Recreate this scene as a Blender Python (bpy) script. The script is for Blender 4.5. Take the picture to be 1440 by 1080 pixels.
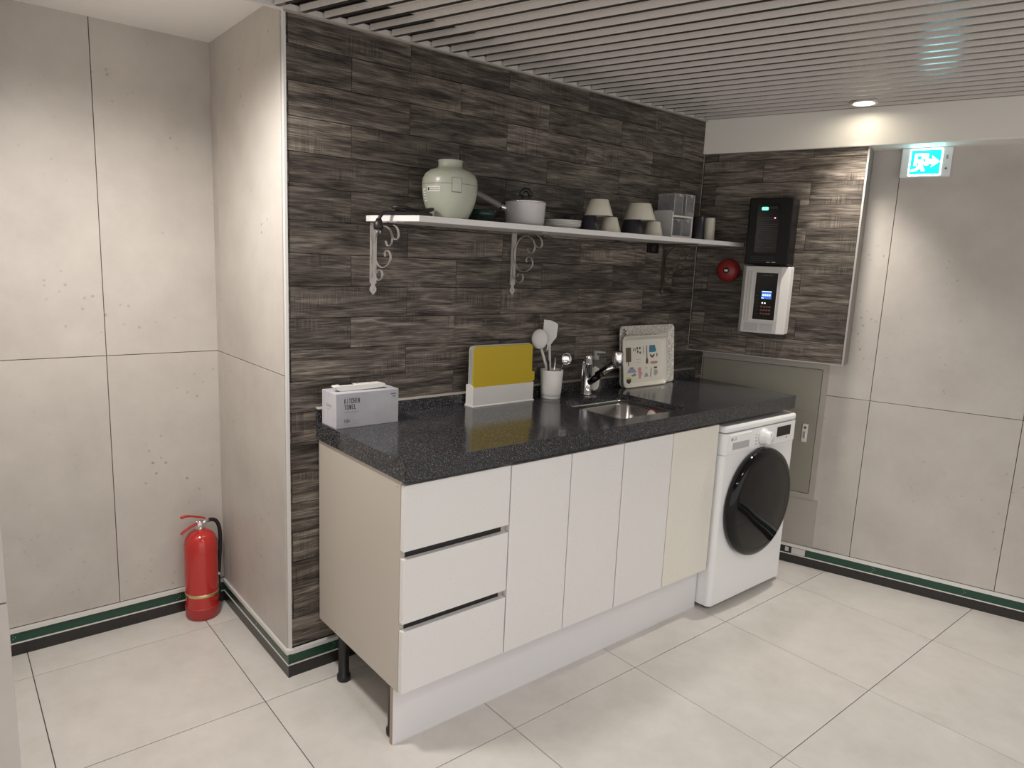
import bpy, bmesh, math, random
from mathutils import Vector, Matrix
random.seed(7)
for o in list(bpy.data.objects): bpy.data.objects.remove(o, do_unlink=True)
SC = bpy.context.scene
COL = SC.collection
PI = math.pi

# ------------------------------------------------------------------ camera
cam_d = bpy.data.cameras.new('camera'); cam = bpy.data.objects.new('camera', cam_d); COL.objects.link(cam)
YAW, PITCH, ROLL = 0.68303, -0.16977, 0.04006
fw = Vector((math.sin(YAW)*math.cos(PITCH), math.cos(YAW)*math.cos(PITCH), math.sin(PITCH)))
r0 = Vector((math.cos(YAW), -math.sin(YAW), 0)); u0 = r0.cross(fw)
rt = math.cos(ROLL)*r0 + math.sin(ROLL)*u0; up = -math.sin(ROLL)*r0 + math.cos(ROLL)*u0
cam.matrix_world = Matrix(((rt.x, up.x, -fw.x, -0.9048), (rt.y, up.y, -fw.y, -2.2182), (rt.z, up.z, -fw.z, 1.4996), (0, 0, 0, 1)))
cam_d.sensor_width = 36; cam_d.sensor_fit = 'HORIZONTAL'
cam_d.lens = 980.2055/1440*36
cam_d.shift_x = 22.843/1440; cam_d.shift_y = -4.4516/1440
cam_d.clip_start = 0.02
SC.camera = cam
# ------------------------------------------------------------------ world, exposure, room lights
w = bpy.data.worlds.new('world'); SC.world = w; w.use_nodes = True
w.node_tree.nodes['Background'].inputs[0].default_value = (1.0, 0.965, 0.95, 1)
w.node_tree.nodes['Background'].inputs[1].default_value = 0.72
SC.view_settings.view_transform = 'Standard'; SC.view_settings.look = 'None'
SC.view_settings.gamma = 1; SC.view_settings.use_curve_mapping = False
SC.view_settings.exposure = 0.7
WARM = (1.0, 0.89, 0.76)
def spot(loc, energy, angle=110, blend=0.6, radius=0.05, col=WARM):
    d = bpy.data.lights.new('downlight_lamp', 'SPOT'); d.energy = energy; d.spot_size = math.radians(angle)
    d.spot_blend = blend; d.shadow_soft_size = radius; d.color = col
    o = bpy.data.objects.new('downlight_lamp', d); COL.objects.link(o); o.location = loc
    return o
spot((2.275, -0.735, 2.205), 40, 86, 1.0, 0.035, (1.0, 0.94, 0.85))     # the downlight by the beam
spot((-0.50, -0.20, 2.210), 50, 166, 0.85, 0.10, (1.0, 0.955, 0.90))       # downlight in front of the niche, above the frame
for lx, ly in ((0.0, -1.9), (1.3, -2.4), (0.3, -3.3)):
    spot((lx, ly, 2.215), 19, 155, 0.8, 0.09, (1.0, 0.965, 0.935))         # downlights of the room behind the photographer

# ------------------------------------------------------------------ materials
def lin(r, g, b):
    f = lambda c: (c/255/12.92) if c/255 <= 0.04045 else ((c/255+0.055)/1.055)**2.4
    return (f(r), f(g), f(b), 1)
def newmat(name):
    m = bpy.data.materials.new(name); m.use_nodes = True
    return m, m.node_tree.nodes, m.node_tree.links, m.node_tree.nodes['Principled BSDF']
def mat(name, col, rough=0.5, metal=0.0, coat=0.0, spec=0.5, bump=0.0, bscale=200):
    m, N, L, b = newmat(name)
    b.inputs['Base Color'].default_value = col if len(col) == 4 else (*col, 1)
    b.inputs['Roughness'].default_value = rough; b.inputs['Metallic'].default_value = metal
    b.inputs['Coat Weight'].default_value = coat; b.inputs['Specular IOR Level'].default_value = spec
    tc = N.new('ShaderNodeTexCoord'); nz = N.new('ShaderNodeTexNoise'); nz.inputs['Scale'].default_value = bscale
    L.new(tc.outputs['Object'], nz.inputs['Vector'])
    mr = N.new('ShaderNodeMapRange'); mr.inputs['To Min'].default_value = max(0.0, rough-0.02); mr.inputs['To Max'].default_value = min(1, rough+0.02)
    L.new(nz.outputs['Fac'], mr.inputs['Value']); L.new(mr.outputs['Result'], b.inputs['Roughness'])
    if bump:
        bp = N.new('ShaderNodeBump'); bp.inputs['Strength'].default_value = bump; bp.inputs['Distance'].default_value = 0.001
        L.new(nz.outputs['Fac'], bp.inputs['Height']); L.new(bp.outputs['Normal'], b.inputs['Normal'])
    return m
def emit(name, col, s):
    m, N, L, b = newmat(name)
    b.inputs['Base Color'].default_value = (0.02, 0.02, 0.02, 1)
    b.inputs['Emission Color'].default_value = col; b.inputs['Emission Strength'].default_value = s
    return m
def ramp(N, stops):
    r = N.new('ShaderNodeValToRGB'); e = r.color_ramp.elements
    e[0].position, e[0].color = stops[0]; e[1].position, e[1].color = stops[-1]
    for p, c in stops[1:-1]:
        k = e.new(p); k.color = c
    return r
def clear_mat(name, tint, body=0.16):
    m, N, L, b = newmat(name)
    N.remove(b); out = N['Material Output']
    t = N.new('ShaderNodeBsdfTransparent'); t.inputs[0].default_value = tint
    d = N.new('ShaderNodeBsdfPrincipled'); d.inputs['Base Color'].default_value = (0.75, 0.75, 0.76, 1); d.inputs['Roughness'].default_value = 0.12
    lw = N.new('ShaderNodeLayerWeight'); lw.inputs['Blend'].default_value = 0.5
    fr = N.new('ShaderNodeMath'); fr.operation = 'POWER'; fr.inputs[1].default_value = 4.0; L.new(lw.outputs['Facing'], fr.inputs[0])
    ad = N.new('ShaderNodeMath'); ad.operation = 'MULTIPLY_ADD'; ad.inputs[1].default_value = 0.5; ad.inputs[2].default_value = body; ad.use_clamp = True
    mx = N.new('ShaderNodeMixShader')
    L.new(fr.outputs[0], ad.inputs[0]); L.new(ad.outputs[0], mx.inputs[0]); L.new(t.outputs[0], mx.inputs[1]); L.new(d.outputs[0], mx.inputs[2])
    L.new(mx.outputs[0], out.inputs['Surface'])
    return m
def wood_mat():
    m, N, L, b = newmat('grey_brown_wood_tile')
    tc = N.new('ShaderNodeTexCoord'); oi = N.new('ShaderNodeObjectInfo')
    off = N.new('ShaderNodeVectorMath'); off.operation = 'ADD'
    mul = N.new('ShaderNodeVectorMath'); mul.operation = 'SCALE'; mul.inputs[0].default_value = (17.3, 41.7, 29.1)
    L.new(oi.outputs['Random'], mul.inputs['Scale']); L.new(tc.outputs['Object'], off.inputs[0]); L.new(mul.outputs[0], off.inputs[1])
    def noise(scale, sc, detail=4, dist=0.0):
        mp = N.new('ShaderNodeMapping'); mp.inputs['Scale'].default_value = sc
        n = N.new('ShaderNodeTexNoise'); n.inputs['Scale'].default_value = scale; n.inputs['Detail'].default_value = detail; n.inputs['Distortion'].default_value = dist
        L.new(off.outputs[0], mp.inputs[0]); L.new(mp.outputs[0], n.inputs['Vector']); return n
    broad = noise(4.2, (0.8, 1, 7), 5, 1.2); fine = noise(60, (0.20, 1, 5.0), 9, 0.8); saw = noise(120, (1.6, 1, 0.06), 2); patch = noise(7, (1, 1, 2.2), 3)
    def mix(a, c, fac=None, fv=0.5, bt='MIX'):
        x = N.new('ShaderNodeMix'); x.data_type = 'FLOAT'
        L.new(a, x.inputs[2]); L.new(c, x.inputs[3])
        if fac is None: x.inputs[0].default_value = fv
        else: L.new(fac, x.inputs[0])
        return x.outputs[0]
    g = mix(broad.outputs['Fac'], fine.outputs['Fac'], fv=0.48)
    pm = N.new('ShaderNodeMapRange'); pm.inputs['From Min'].default_value = 0.52; pm.inputs['From Max'].default_value = 0.68; pm.inputs['To Max'].default_value = 0.30
    L.new(patch.outputs['Fac'], pm.inputs['Value'])
    g = mix(g, saw.outputs['Fac'], fac=pm.outputs['Result'])
    rp = ramp(N, [(0.37, (0.020, 0.016, 0.014, 1)), (0.45, (0.064, 0.052, 0.044, 1)), (0.53, (0.125, 0.106, 0.089, 1)), (0.65, (0.28, 0.244, 0.205, 1))])
    L.new(g, rp.inputs[0])
    pl = N.new('ShaderNodeMapRange'); pl.inputs['To Min'].default_value = 0.62; pl.inputs['To Max'].default_value = 1.32
    L.new(oi.outputs['Random'], pl.inputs['Value'])
    sc = N.new('ShaderNodeVectorMath'); sc.operation = 'SCALE'
    L.new(rp.outputs[0], sc.inputs[0]); L.new(pl.outputs['Result'], sc.inputs['Scale']); L.new(sc.outputs[0], b.inputs['Base Color'])
    b.inputs['Roughness'].default_value = 0.5; b.inputs['Specular IOR Level'].default_value = 0.28
    bp = N.new('ShaderNodeBump'); bp.inputs['Strength'].default_value = 0.14; bp.inputs['Distance'].default_value = 0.002
    L.new(g, bp.inputs['Height']); L.new(bp.outputs[0], b.inputs['Normal'])
    return m
def stone_mat(name, c0, c1, pit, rough, streak=False, pits=True):
    m, N, L, b = newmat(name)
    tc = N.new('ShaderNodeTexCoord'); oi = N.new('ShaderNodeObjectInfo')
    off = N.new('ShaderNodeVectorMath'); off.operation = 'ADD'
    mul = N.new('ShaderNodeVectorMath'); mul.operation = 'SCALE'; mul.inputs[0].default_value = (7.3, 11.7, 19.1)
    L.new(oi.outputs['Random'], mul.inputs['Scale']); L.new(tc.outputs['Object'], off.inputs[0]); L.new(mul.outputs[0], off.inputs[1])
    mp = N.new('ShaderNodeMapping'); mp.inputs['Scale'].default_value = (1, 1, 1)
    if streak: mp.inputs['Rotation'].default_value = (0, 0, 0.5); mp.inputs['Scale'].default_value = (1, 4, 1)
    L.new(off.outputs[0], mp.inputs[0])
    n1 = N.new('ShaderNodeTexNoise'); n1.inputs['Scale'].default_value = 4 if not streak else 6; n1.inputs['Detail'].default_value = 9; n1.inputs['Roughness'].default_value = 0.66
    L.new(mp.outputs[0], n1.inputs['Vector'])
    rp = ramp(N, [(0.3, c0), (0.7, c1)]); L.new(n1.outputs['Fac'], rp.inputs[0])
    col = rp.outputs[0]
    if pits:
        v = N.new('ShaderNodeTexVoronoi'); v.inputs['Scale'].default_value = 26; L.new(off.outputs[0], v.inputs['Vector'])
        n2 = N.new('ShaderNodeTexNoise'); n2.inputs['Scale'].default_value = 3.5; n2.inputs['Detail'].default_value = 3; L.new(off.outputs[0], n2.inputs['Vector'])
        a = N.new('ShaderNodeMapRange'); a.inputs['From Min'].default_value = 0.10; a.inputs['From Max'].default_value = 0.17; a.inputs['To Min'].default_value = 1; a.inputs['To Max'].default_value = 0
        L.new(v.outputs['Distance'], a.inputs['Value'])
        c = N.new('ShaderNodeMapRange'); c.inputs['From Min'].default_value = 0.52; c.inputs['From Max'].default_value = 0.70
        L.new(n2.outputs['Fac'], c.inputs['Value'])
        mm = N.new('ShaderNodeMath'); mm.operation = 'MULTIPLY'; L.new(a.outputs[0], mm.inputs[0]); L.new(c.outputs[0], mm.inputs[1])
        m2 = N.new('ShaderNodeMath'); m2.operation = 'MULTIPLY'; m2.inputs[1].default_value = 0.75; L.new(mm.outputs[0], m2.inputs[0])
        mx = N.new('ShaderNodeMix'); mx.data_type = 'RGBA'; L.new(m2.outputs[0], mx.inputs[0]); L.new(col, mx.inputs[6]); mx.inputs[7].default_value = pit
        col = mx.outputs[2]
    L.new(col, b.inputs['Base Color']); b.inputs['Roughness'].default_value = rough; b.inputs['Specular IOR Level'].default_value = 0.4
    bp = N.new('ShaderNodeBump'); bp.inputs['Strength'].default_value = 0.06; bp.inputs['Distance'].default_value = 0.002
    L.new(n1.outputs['Fac'], bp.inputs['Height']); L.new(bp.outputs[0], b.inputs['Normal'])
    return m
def speckle_mat(name, base, speck, rough, scale=260, amount=0.62):
    m, N, L, b = newmat(name)
    tc = N.new('ShaderNodeTexCoord')
    n1 = N.new('ShaderNodeTexNoise'); n1.inputs['Scale'].default_value = scale; n1.inputs['Detail'].default_value = 3
    n2 = N.new('ShaderNodeTexNoise'); n2.inputs['Scale'].default_value = scale*0.33; n2.inputs['Detail'].default_value = 2
    L.new(tc.outputs['Object'], n1.inputs['Vector']); L.new(tc.outputs['Object'], n2.inputs['Vector'])
    r1 = ramp(N, [(amount-0.06, base), (amount+0.06, speck)]); L.new(n1.outputs['Fac'], r1.inputs[0])
    r2 = ramp(N, [(0.35, (0.6, 0.6, 0.6, 1)), (0.7, (1.25, 1.25, 1.25, 1))]); L.new(n2.outputs['Fac'], r2.inputs[0])
    mx = N.new('ShaderNodeMix'); mx.data_type = 'RGBA'; mx.blend_type = 'MULTIPLY'; mx.inputs[0].default_value = 1
    L.new(r1.outputs[0], mx.inputs[6]); L.new(r2.outputs[0], mx.inputs[7]); L.new(mx.outputs[2], b.inputs['Base Color'])
    b.inputs['Roughness'].default_value = rough
    return m
M = {}
M['wood'] = wood_mat()
M['joint'] = mat('dark_joint', (0.02, 0.017, 0.015), 0.9)
M['walltile'] = stone_mat('beige_wall_tile', (0.465, 0.43, 0.395, 1), (0.56, 0.525, 0.485, 1), (0.26, 0.22, 0.185, 1), 0.42)
M['grout'] = mat('wall_grout', (0.10, 0.085, 0.07), 0.9)
M['floortile'] = stone_mat('pale_floor_tile', (0.59, 0.56, 0.52, 1), (0.70, 0.67, 0.63, 1), (0.4, 0.36, 0.32, 1), 0.36, streak=True, pits=False)
M['floorgrout'] = mat('floor_grout', (0.10, 0.09, 0.075), 0.9)
M['plaster'] = mat('white_plaster', (0.86, 0.845, 0.82), 0.8, bump=0.03)
M['beam'] = mat('white_painted_beam', (0.80, 0.775, 0.72), 0.45)
M['slat'] = mat('grey_slat_paint', (0.64, 0.605, 0.575), 0.27, 0.0, spec=0.6)
M['slatedge'] = mat('dark_slat_edge', (0.05, 0.045, 0.042), 0.22, 0.3, spec=0.8)
M['thintrim'] = mat('dull_steel_trim', (0.42, 0.40, 0.375), 0.45, 0.2)
M['endboard'] = mat('grey_end_board', (0.22, 0.20, 0.18), 0.5)
M['plenum'] = mat('dark_plenum', (0.03, 0.027, 0.025), 0.9)
M['trimwhite'] = mat('pale_trim', (0.72, 0.69, 0.66), 0.5)
M['alu'] = mat('brushed_aluminium', (0.74, 0.73, 0.71), 0.4, 0.25)
M['green'] = mat('dark_green_strip', (0.012, 0.06, 0.036), 0.3)
M['skirt'] = mat('black_skirting', (0.022, 0.019, 0.019), 0.28)
M['dots'] = mat('pale_dot_print', (0.5, 0.55, 0.5), 0.6)
M['counter'] = speckle_mat('dark_quartz', (0.022, 0.022, 0.025, 1), (0.20, 0.20, 0.215, 1), 0.14, 320, 0.60)
M['front'] = mat('white_cabinet_front', (0.74, 0.725, 0.71), 0.28)
M['frontivory'] = mat('ivory_cabinet_front', (0.74, 0.715, 0.64), 0.28)
M['carcass'] = mat('grey_beige_carcass', (0.50, 0.455, 0.40), 0.42)
M['kick'] = mat('white_kick_board', (0.72, 0.71, 0.72), 0.35)
M['bare'] = mat('bare_board_edge', (0.36, 0.29, 0.22), 0.8)
M['blackplastic'] = mat('black_plastic', (0.014, 0.013, 0.013), 0.38)
M['blackgloss'] = mat('black_gloss', (0.004, 0.004, 0.004), 0.06, spec=0.32)
M['whiteapp'] = mat('white_appliance', (0.83, 0.83, 0.83), 0.22)
M['whitepl'] = mat('white_plastic', (0.75, 0.73, 0.70), 0.35)
M['greypl'] = mat('grey_plastic', (0.42, 0.42, 0.43), 0.35)
M['darkgrey'] = mat('dark_grey_print', (0.08, 0.08, 0.085), 0.5)
M['midgrey'] = mat('grey_print', (0.35, 0.35, 0.36), 0.6)
M['ink'] = mat('black_ink', (0.02, 0.02, 0.025), 0.6)
M['chrome'] = mat('chrome', (0.82, 0.82, 0.83), 0.07, 1.0)
M['steel'] = mat('brushed_steel', (0.42, 0.40, 0.385), 0.24, 1.0)
M['darksteel'] = mat('dark_steel', (0.12, 0.12, 0.12), 0.25, 0.9)
M['white'] = mat('white_lacquer_shelf', (0.80, 0.785, 0.775), 0.32)
M['bracket'] = mat('pale_metal_bracket', (0.44, 0.41, 0.385), 0.35, 0.35)
M['bracketdark'] = mat('dark_metal_bracket', (0.10, 0.085, 0.068), 0.35, 0.5)  # darker metal colour, used on the right-hand bracket only
M['celadon'] = mat('celadon_glaze', (0.42, 0.44, 0.36), 0.28)
M['celadark'] = mat('celadon_groove', (0.10, 0.105, 0.085), 0.5)
M['paper'] = mat('white_sticker', (0.74, 0.73, 0.68), 0.6)
M['cord'] = mat('black_cord', (0.012, 0.009, 0.009), 0.45)
M['darkgreen'] = mat('dark_green_glaze', (0.016, 0.042, 0.035), 0.2)
M['pan'] = mat('pale_grey_enamel', (0.55, 0.53, 0.53), 0.25)
M['panhandle'] = mat('mauve_grey_handle', (0.20, 0.17, 0.165), 0.4)
M['porcelain'] = mat('white_porcelain', (0.74, 0.73, 0.69), 0.18)
M['cream'] = mat('cream_melamine', (0.70, 0.67, 0.56), 0.3)
M['navy'] = mat('charcoal_melamine', (0.028, 0.028, 0.034), 0.3)
M['clear'] = clear_mat('clear_acrylic', (0.96, 0.96, 0.97, 1), 0.09)
M['clearrim'] = clear_mat('clear_acrylic_rim', (0.9, 0.9, 0.9, 1), 0.35)
M['bottle'] = clear_mat('clear_bottle', (0.80, 0.80, 0.74, 1), 0.10)
M['blackbox'] = mat('black_alarm_case', (0.004, 0.0035, 0.004), 0.35, spec=0.2)
M['panelgrey'] = mat('pale_alarm_case', (0.60, 0.58, 0.56), 0.4)
M['red'] = mat('red_gloss_paint', (0.50, 0.028, 0.024), 0.18, coat=0.4)
M['redbell'] = mat('red_bell_paint', (0.27, 0.02, 0.02), 0.35)
M['redbase'] = mat('red_plastic_base', (0.42, 0.035, 0.035), 0.4)
M['gold'] = mat('gold_band', (0.72, 0.58, 0.32), 0.25, 0.8)
M['rubber'] = mat('black_rubber', (0.018, 0.014, 0.013), 0.55)
M['olive'] = mat('grey_olive_metal_door', (0.29, 0.275, 0.225), 0.38)
M['greymetal'] = mat('grey_metal_panel', (0.40, 0.37, 0.33), 0.42)
M['yellow'] = mat('yellow_board', (0.56, 0.40, 0.012), 0.42)
M['boardgrey'] = mat('grey_board', (0.46, 0.45, 0.46), 0.42)
M['boardblue'] = mat('pale_blue_board', (0.40, 0.45, 0.53), 0.42)
M['boardbeige'] = mat('beige_board', (0.55, 0.49, 0.40), 0.42)
M['silicone'] = mat('beige_silicone', (0.38, 0.35, 0.31), 0.5)
M['tray'] = speckle_mat('speckled_melamine', (0.66, 0.63, 0.57, 1), (0.47, 0.445, 0.40, 1), 0.3, 380, 0.60)
M['tray2'] = mat('ivory_melamine', (0.72, 0.69, 0.61), 0.3)
M['pbrown'] = mat('print_brown', (0.12, 0.085, 0.055), 0.5)
M['pblue'] = mat('print_blue', (0.05, 0.19, 0.28), 0.5)
M['ppink'] = mat('print_pink', (0.60, 0.30, 0.29), 0.5)
M['plilac'] = mat('print_lilac', (0.30, 0.32, 0.42), 0.5)
M['polive'] = mat('print_olive', (0.26, 0.24, 0.16), 0.5)
M['pyellow'] = mat('print_yellow', (0.62, 0.56, 0.10), 0.5)
M['prose'] = mat('print_rose_brown', (0.42, 0.24, 0.19), 0.5)
M['stickred'] = mat('sticker_red', (0.45, 0.05, 0.06), 0.5)
M['box'] = stone_mat('marbled_carton', (0.42, 0.42, 0.46, 1), (0.57, 0.565, 0.59, 1), (0.4, 0.4, 0.45, 1), 0.5, streak=True, pits=False)
M['led'] = emit('lamp_disc', (1.0, 0.9, 0.72, 1), 28)
M['exitgreen'] = emit('exit_cyan', (0.0, 0.62, 0.68, 1), 3.0)
M['exitwhite'] = emit('exit_white', (0.62, 0.95, 1.0, 1), 6.0)
M['ledgreen'] = emit('led_green', (0.10, 1.0, 0.42, 1), 2.2)
M['ledred'] = emit('led_red', (1.0, 0.25, 0.3, 1), 1.6)
M['ledwhite'] = emit('led_white', (1, 0.95, 0.85, 1), 1.6)
M['lcdblue'] = emit('lcd_blue', (0.03, 0.10, 0.42, 1), 1.0)
M['lcdwhite'] = emit('lcd_white', (0.55, 0.75, 1.0, 1), 1.1)
M['printred'] = mat('dull_red_keys', (0.20, 0.06, 0.05), 0.5)
M['printdim'] = mat('dim_print', (0.06, 0.06, 0.06), 0.5)

# ------------------------------------------------------------------ mesh builder
class MB:
    def __init__(s): s.v = []; s.f = []; s.sm = []
    def add(s, vs, fs, smooth=False):
        n = len(s.v); s.v += [tuple(v) for v in vs]; s.f += [tuple(i+n for i in f) for f in fs]; s.sm += [smooth]*len(fs); return s
    def box(s, x0, x1, y0, y1, z0, z1):
        vs = [(x, y, z) for x in (x0, x1) for y in (y0, y1) for z in (z0, z1)]
        return s.add(vs, [(0, 1, 3, 2), (4, 6, 7, 5), (0, 4, 5, 1), (2, 3, 7, 6), (0, 2, 6, 4), (1, 5, 7, 3)])
    def cbox(s, x0, x1, y0, y1, z0, z1, b=0.002):
        """box with chamfered edges"""
        bm = bmesh.new(); bmesh.ops.create_cube(bm, size=1)
        for v in bm.verts: v.co = Vector(((x0+x1)/2+v.co.x*(x1-x0), (y0+y1)/2+v.co.y*(y1-y0), (z0+z1)/2+v.co.z*(z1-z0)))
        bmesh.ops.bevel(bm, geom=list(bm.edges), offset=b, segments=2, affect='EDGES', profile=0.5)
        return s.bm(bm)
    def bm(s, bm, smooth=False):
        bmesh.ops.recalc_face_normals(bm, faces=bm.faces)
        bm.verts.index_update(); s.add([v.co[:] for v in bm.verts], [[v.index for v in f.verts] for f in bm.faces], smooth); bm.free(); return s
    def lathe(s, prof, c=(0, 0, 0), n=32, axis='z', smooth=True):
        """prof: list of (r, h) from bottom to top; r = 0 closes"""
        vs = []; idx = []
        for r, h in prof:
            row = []
            if r <= 1e-6: row = [len(vs)]*n; vs.append((0, 0, h))
            else:
                for k in range(n):
                    a = 2*PI*k/n; row.append(len(vs)); vs.append((r*math.cos(a), r*math.sin(a), h))
            idx.append(row)
        fs = []
        for i in range(len(idx)-1):
            for k in range(n):
                q = [idx[i][k], idx[i][(k+1) % n], idx[i+1][(k+1) % n], idx[i+1][k]]
                q2 = []
                for t in q:
                    if t not in q2: q2.append(t)
                if len(q2) >= 3: fs.append(q2)
        def tr(v):
            x, y, z = v
            if axis == 'y': x, y, z = x, -z, y       # height runs towards -y (out of a wall)
            if axis == 'x': x, y, z = z, x, y
            return (x+c[0], y+c[1], z+c[2])
        return s.add([tr(v) for v in vs], fs, smooth)
    def tube(s, pts, r, n=8, closed=False):
        P = [Vector(p) for p in pts]; rs = r if isinstance(r, (list, tuple)) else [r]*len(P)
        m = len(P); vs = []; prev = None
        for i, p in enumerate(P):
            a = P[i-1] if (i > 0 or closed) else P[i]; b = P[(i+1) % m] if (i < m-1 or closed) else P[i]
            t = (b-a).normalized()
            if prev is None: x = t.orthogonal().normalized()
            else: x = (prev-t*prev.dot(t)).normalized()
            prev = x; y = t.cross(x)
            for k in range(n):
                g = 2*PI*k/n; vs.append(p+(x*math.cos(g)+y*math.sin(g))*rs[i])
        fs = []
        for i in range(m if closed else m-1):
            j = (i+1) % m
            for k in range(n): fs.append((i*n+k, i*n+(k+1) % n, j*n+(k+1) % n, j*n+k))
        if not closed: fs += [tuple(range(n-1, -1, -1)), tuple((m-1)*n+k for k in range(n))]
        return s.add(vs, fs, True)
    def prism(s, poly, y0, y1, plane='xz'):
        """outline in x,z extruded in y (or x,y extruded in z, or y,z extruded in x)"""
        n = len(poly); f = {'xz': lambda a, b, c: (a, c, b), 'xy': lambda a, b, c: (a, b, c), 'yz': lambda a, b, c: (c, a, b)}[plane]
        vs = [f(a, b, y0) for a, b in poly]+[f(a, b, y1) for a, b in poly]
        bm = bmesh.new(); V = [bm.verts.new(v) for v in vs]
        bm.faces.new(V[:n]); bm.faces.new(V[n:][::-1])
        for i in range(n): bm.faces.new((V[i], V[(i+1) % n], V[n+(i+1) % n], V[n+i]))
        return s.bm(bm)
    def disc(s, c, r, y=0, n=24, rz=None):
        """flat disc facing -y"""
        return s.prism([(c[0]+r*math.cos(2*PI*k/n), c[1]+(rz or r)*math.sin(2*PI*k/n)) for k in range(n)], y, y-0.0004)
    def mesh(s, name, m):
        me = bpy.data.meshes.new(name); me.from_pydata(s.v, [], s.f)
        for p, q in zip(me.polygons, s.sm): p.use_smooth = q
        for k in (m if isinstance(m, (list, tuple)) else [m]): me.materials.append(M[k] if isinstance(k, str) else k)
        me.update(); return me
    def build(s, name, m, parent=None, loc=None, rz=0.0, bevel=0):
        o = bpy.data.objects.new(name, s.mesh(name, m)); COL.objects.link(o)
        if parent: o.parent = parent
        if loc: o.location = loc
        if rz: o.rotation_euler[2] = rz
        if bevel:
            b = o.modifiers.new('bevel', 'BEVEL'); b.width = bevel; b.segments = 2; b.limit_method = 'ANGLE'; b.angle_limit = 0.6
        return o
def rrect(x0, x1, z0, z1, r, n=6):
    out = []
    for cx, cz, a0 in ((x1-r, z1-r, 0), (x0+r, z1-r, PI/2), (x0+r, z0+r, PI), (x1-r, z0+r, 1.5*PI)):
        for k in range(n+1):
            a = a0+PI/2*k/n; out.append((cx+r*math.cos(a), cz+r*math.sin(a)))
    return out
def tag(o, label, cat, group=None):
    o['label'] = label; o['category'] = cat
    if group: o['group'] = group
    return o
def struct(o, label=None, cat=None):
    o['kind'] = 'structure'
    if label: o['label'] = label
    if cat: o['category'] = cat
    return o
def empty(name, loc=(0, 0, 0), rz=0.0, label=None, cat=None, group=None):
    o = bpy.data.objects.new(name, None); COL.objects.link(o); o.location = loc; o.rotation_euler[2] = rz; o.empty_display_size = 0.05
    if label: tag(o, label, cat, group)
    return o
TEXTS = {}
def text(name, body, size, m, parent, loc, width=None, align='LEFT', bold=0.0, shear=0, sx=1.0, side=False):
    """flat lettering facing -y (or -x with side=True) at loc"""
    c = bpy.data.curves.new('txt', 'FONT'); c.body = body; c.size = size; c.align_x = align; c.offset = bold; c.extrude = 0.0002; c.resolution_u = 2; c.shear = shear
    t = bpy.data.objects.new('txt', c); COL.objects.link(t)
    dg = bpy.context.evaluated_depsgraph_get(); me = bpy.data.meshes.new_from_object(t.evaluated_get(dg))
    bpy.data.objects.remove(t, do_unlink=True); bpy.data.curves.remove(c)
    if width:
        xs = [v.co.x for v in me.vertices]
        if xs and max(xs) > min(xs): sx = width/(max(xs)-min(xs))
    for v in me.vertices:
        x, y, z = v.co
        v.co = (0-z, -x*sx, y) if side else (x*sx, -z, y)
    me.materials.clear(); me.materials.append(M[m])
    o = bpy.data.objects.new(name, me); COL.objects.link(o); o.parent = parent; o.location = loc
    return o

GL = {'K': [(0, 0, 0, 1), (0.1, 0.42, 1, 1), (0.25, 0.52, 1, 0)], 'I': [(0.5, 0, 0.5, 1)], 'T': [(0.5, 0, 0.5, 1), (0, 1, 1, 1)], 'C': [(1, 1, 0, 1), (0, 1, 0, 0), (0, 0, 1, 0), (1, 0, 1, 0.3), (1, 1, 1, 0.7)],
      'H': [(0, 0, 0, 1), (1, 0, 1, 1), (0, 0.5, 1, 0.5)], 'E': [(0, 0, 0, 1), (0, 1, 1, 1), (0, 0.5, 0.85, 0.5), (0, 0, 1, 0)], 'N': [(0, 0, 0, 1), (1, 0, 1, 1), (0, 1, 1, 0)], 'O': [(0, 0, 0, 1), (0, 1, 1, 1), (1, 1, 1, 0), (1, 0, 0, 0)],
      'W': [(0, 1, 0.2, 0), (0.2, 0, 0.5, 0.75), (0.5, 0.75, 0.8, 0), (0.8, 0, 1, 1)], 'L': [(0, 1, 0, 0), (0, 0, 1, 0)], '1': [(0.6, 0, 0.6, 1), (0.6, 1, 0.2, 0.8)], '5': [(1, 1, 0, 1), (0, 1, 0, 0.55), (0, 0.55, 1, 0.55), (1, 0.55, 1, 0), (1, 0, 0, 0)],
      '0': [(0, 0, 0, 1), (0, 1, 1, 1), (1, 1, 1, 0), (1, 0, 0, 0)], '+': [(0.1, 0.45, 0.9, 0.45), (0.5, 0.15, 0.5, 0.75)], 'G': [(1, 0.95, 0.2, 1), (0.2, 1, 0, 0.7), (0, 0.7, 0, 0.3), (0, 0.3, 0.3, 0), (0.3, 0, 1, 0), (1, 0, 1, 0.5), (1, 0.5, 0.6, 0.5)]}
def blocks(body, width, h, m, parent, loc, wt_=0.23):
    """heavy condensed capitals facing -y"""
    n = len(body); cw = width/n; lw = cw*0.66; t = cw*wt_
    for k, ch in enumerate(body):
        g = MB(); ox = k*cw
        for q, (a, b, c, d) in enumerate(GL[ch]):
            x0, z0, x1, z1 = ox+t/2+a*(lw-t*0.6), t/2+b*(h-t), ox+t/2+c*(lw-t*0.6), t/2+d*(h-t)
            dx, dz = x1-x0, z1-z0; l = math.hypot(dx, dz) or 1; ux, uz = dx/l*t/2, dz/l*t/2
            e = 1 if abs(dx) < 1e-6 or abs(dz) < 1e-6 else 0.6
            g.prism([(x0-ux*e-uz, z0-uz*e+ux), (x0-ux*e+uz, z0-uz*e-ux), (x1+ux*e+uz, z1+uz*e-ux), (x1+ux*e-uz, z1+uz*e+ux)], -0.00022-q*0.00002, 0.0)
        g.build('letter', m, parent, loc)
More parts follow.
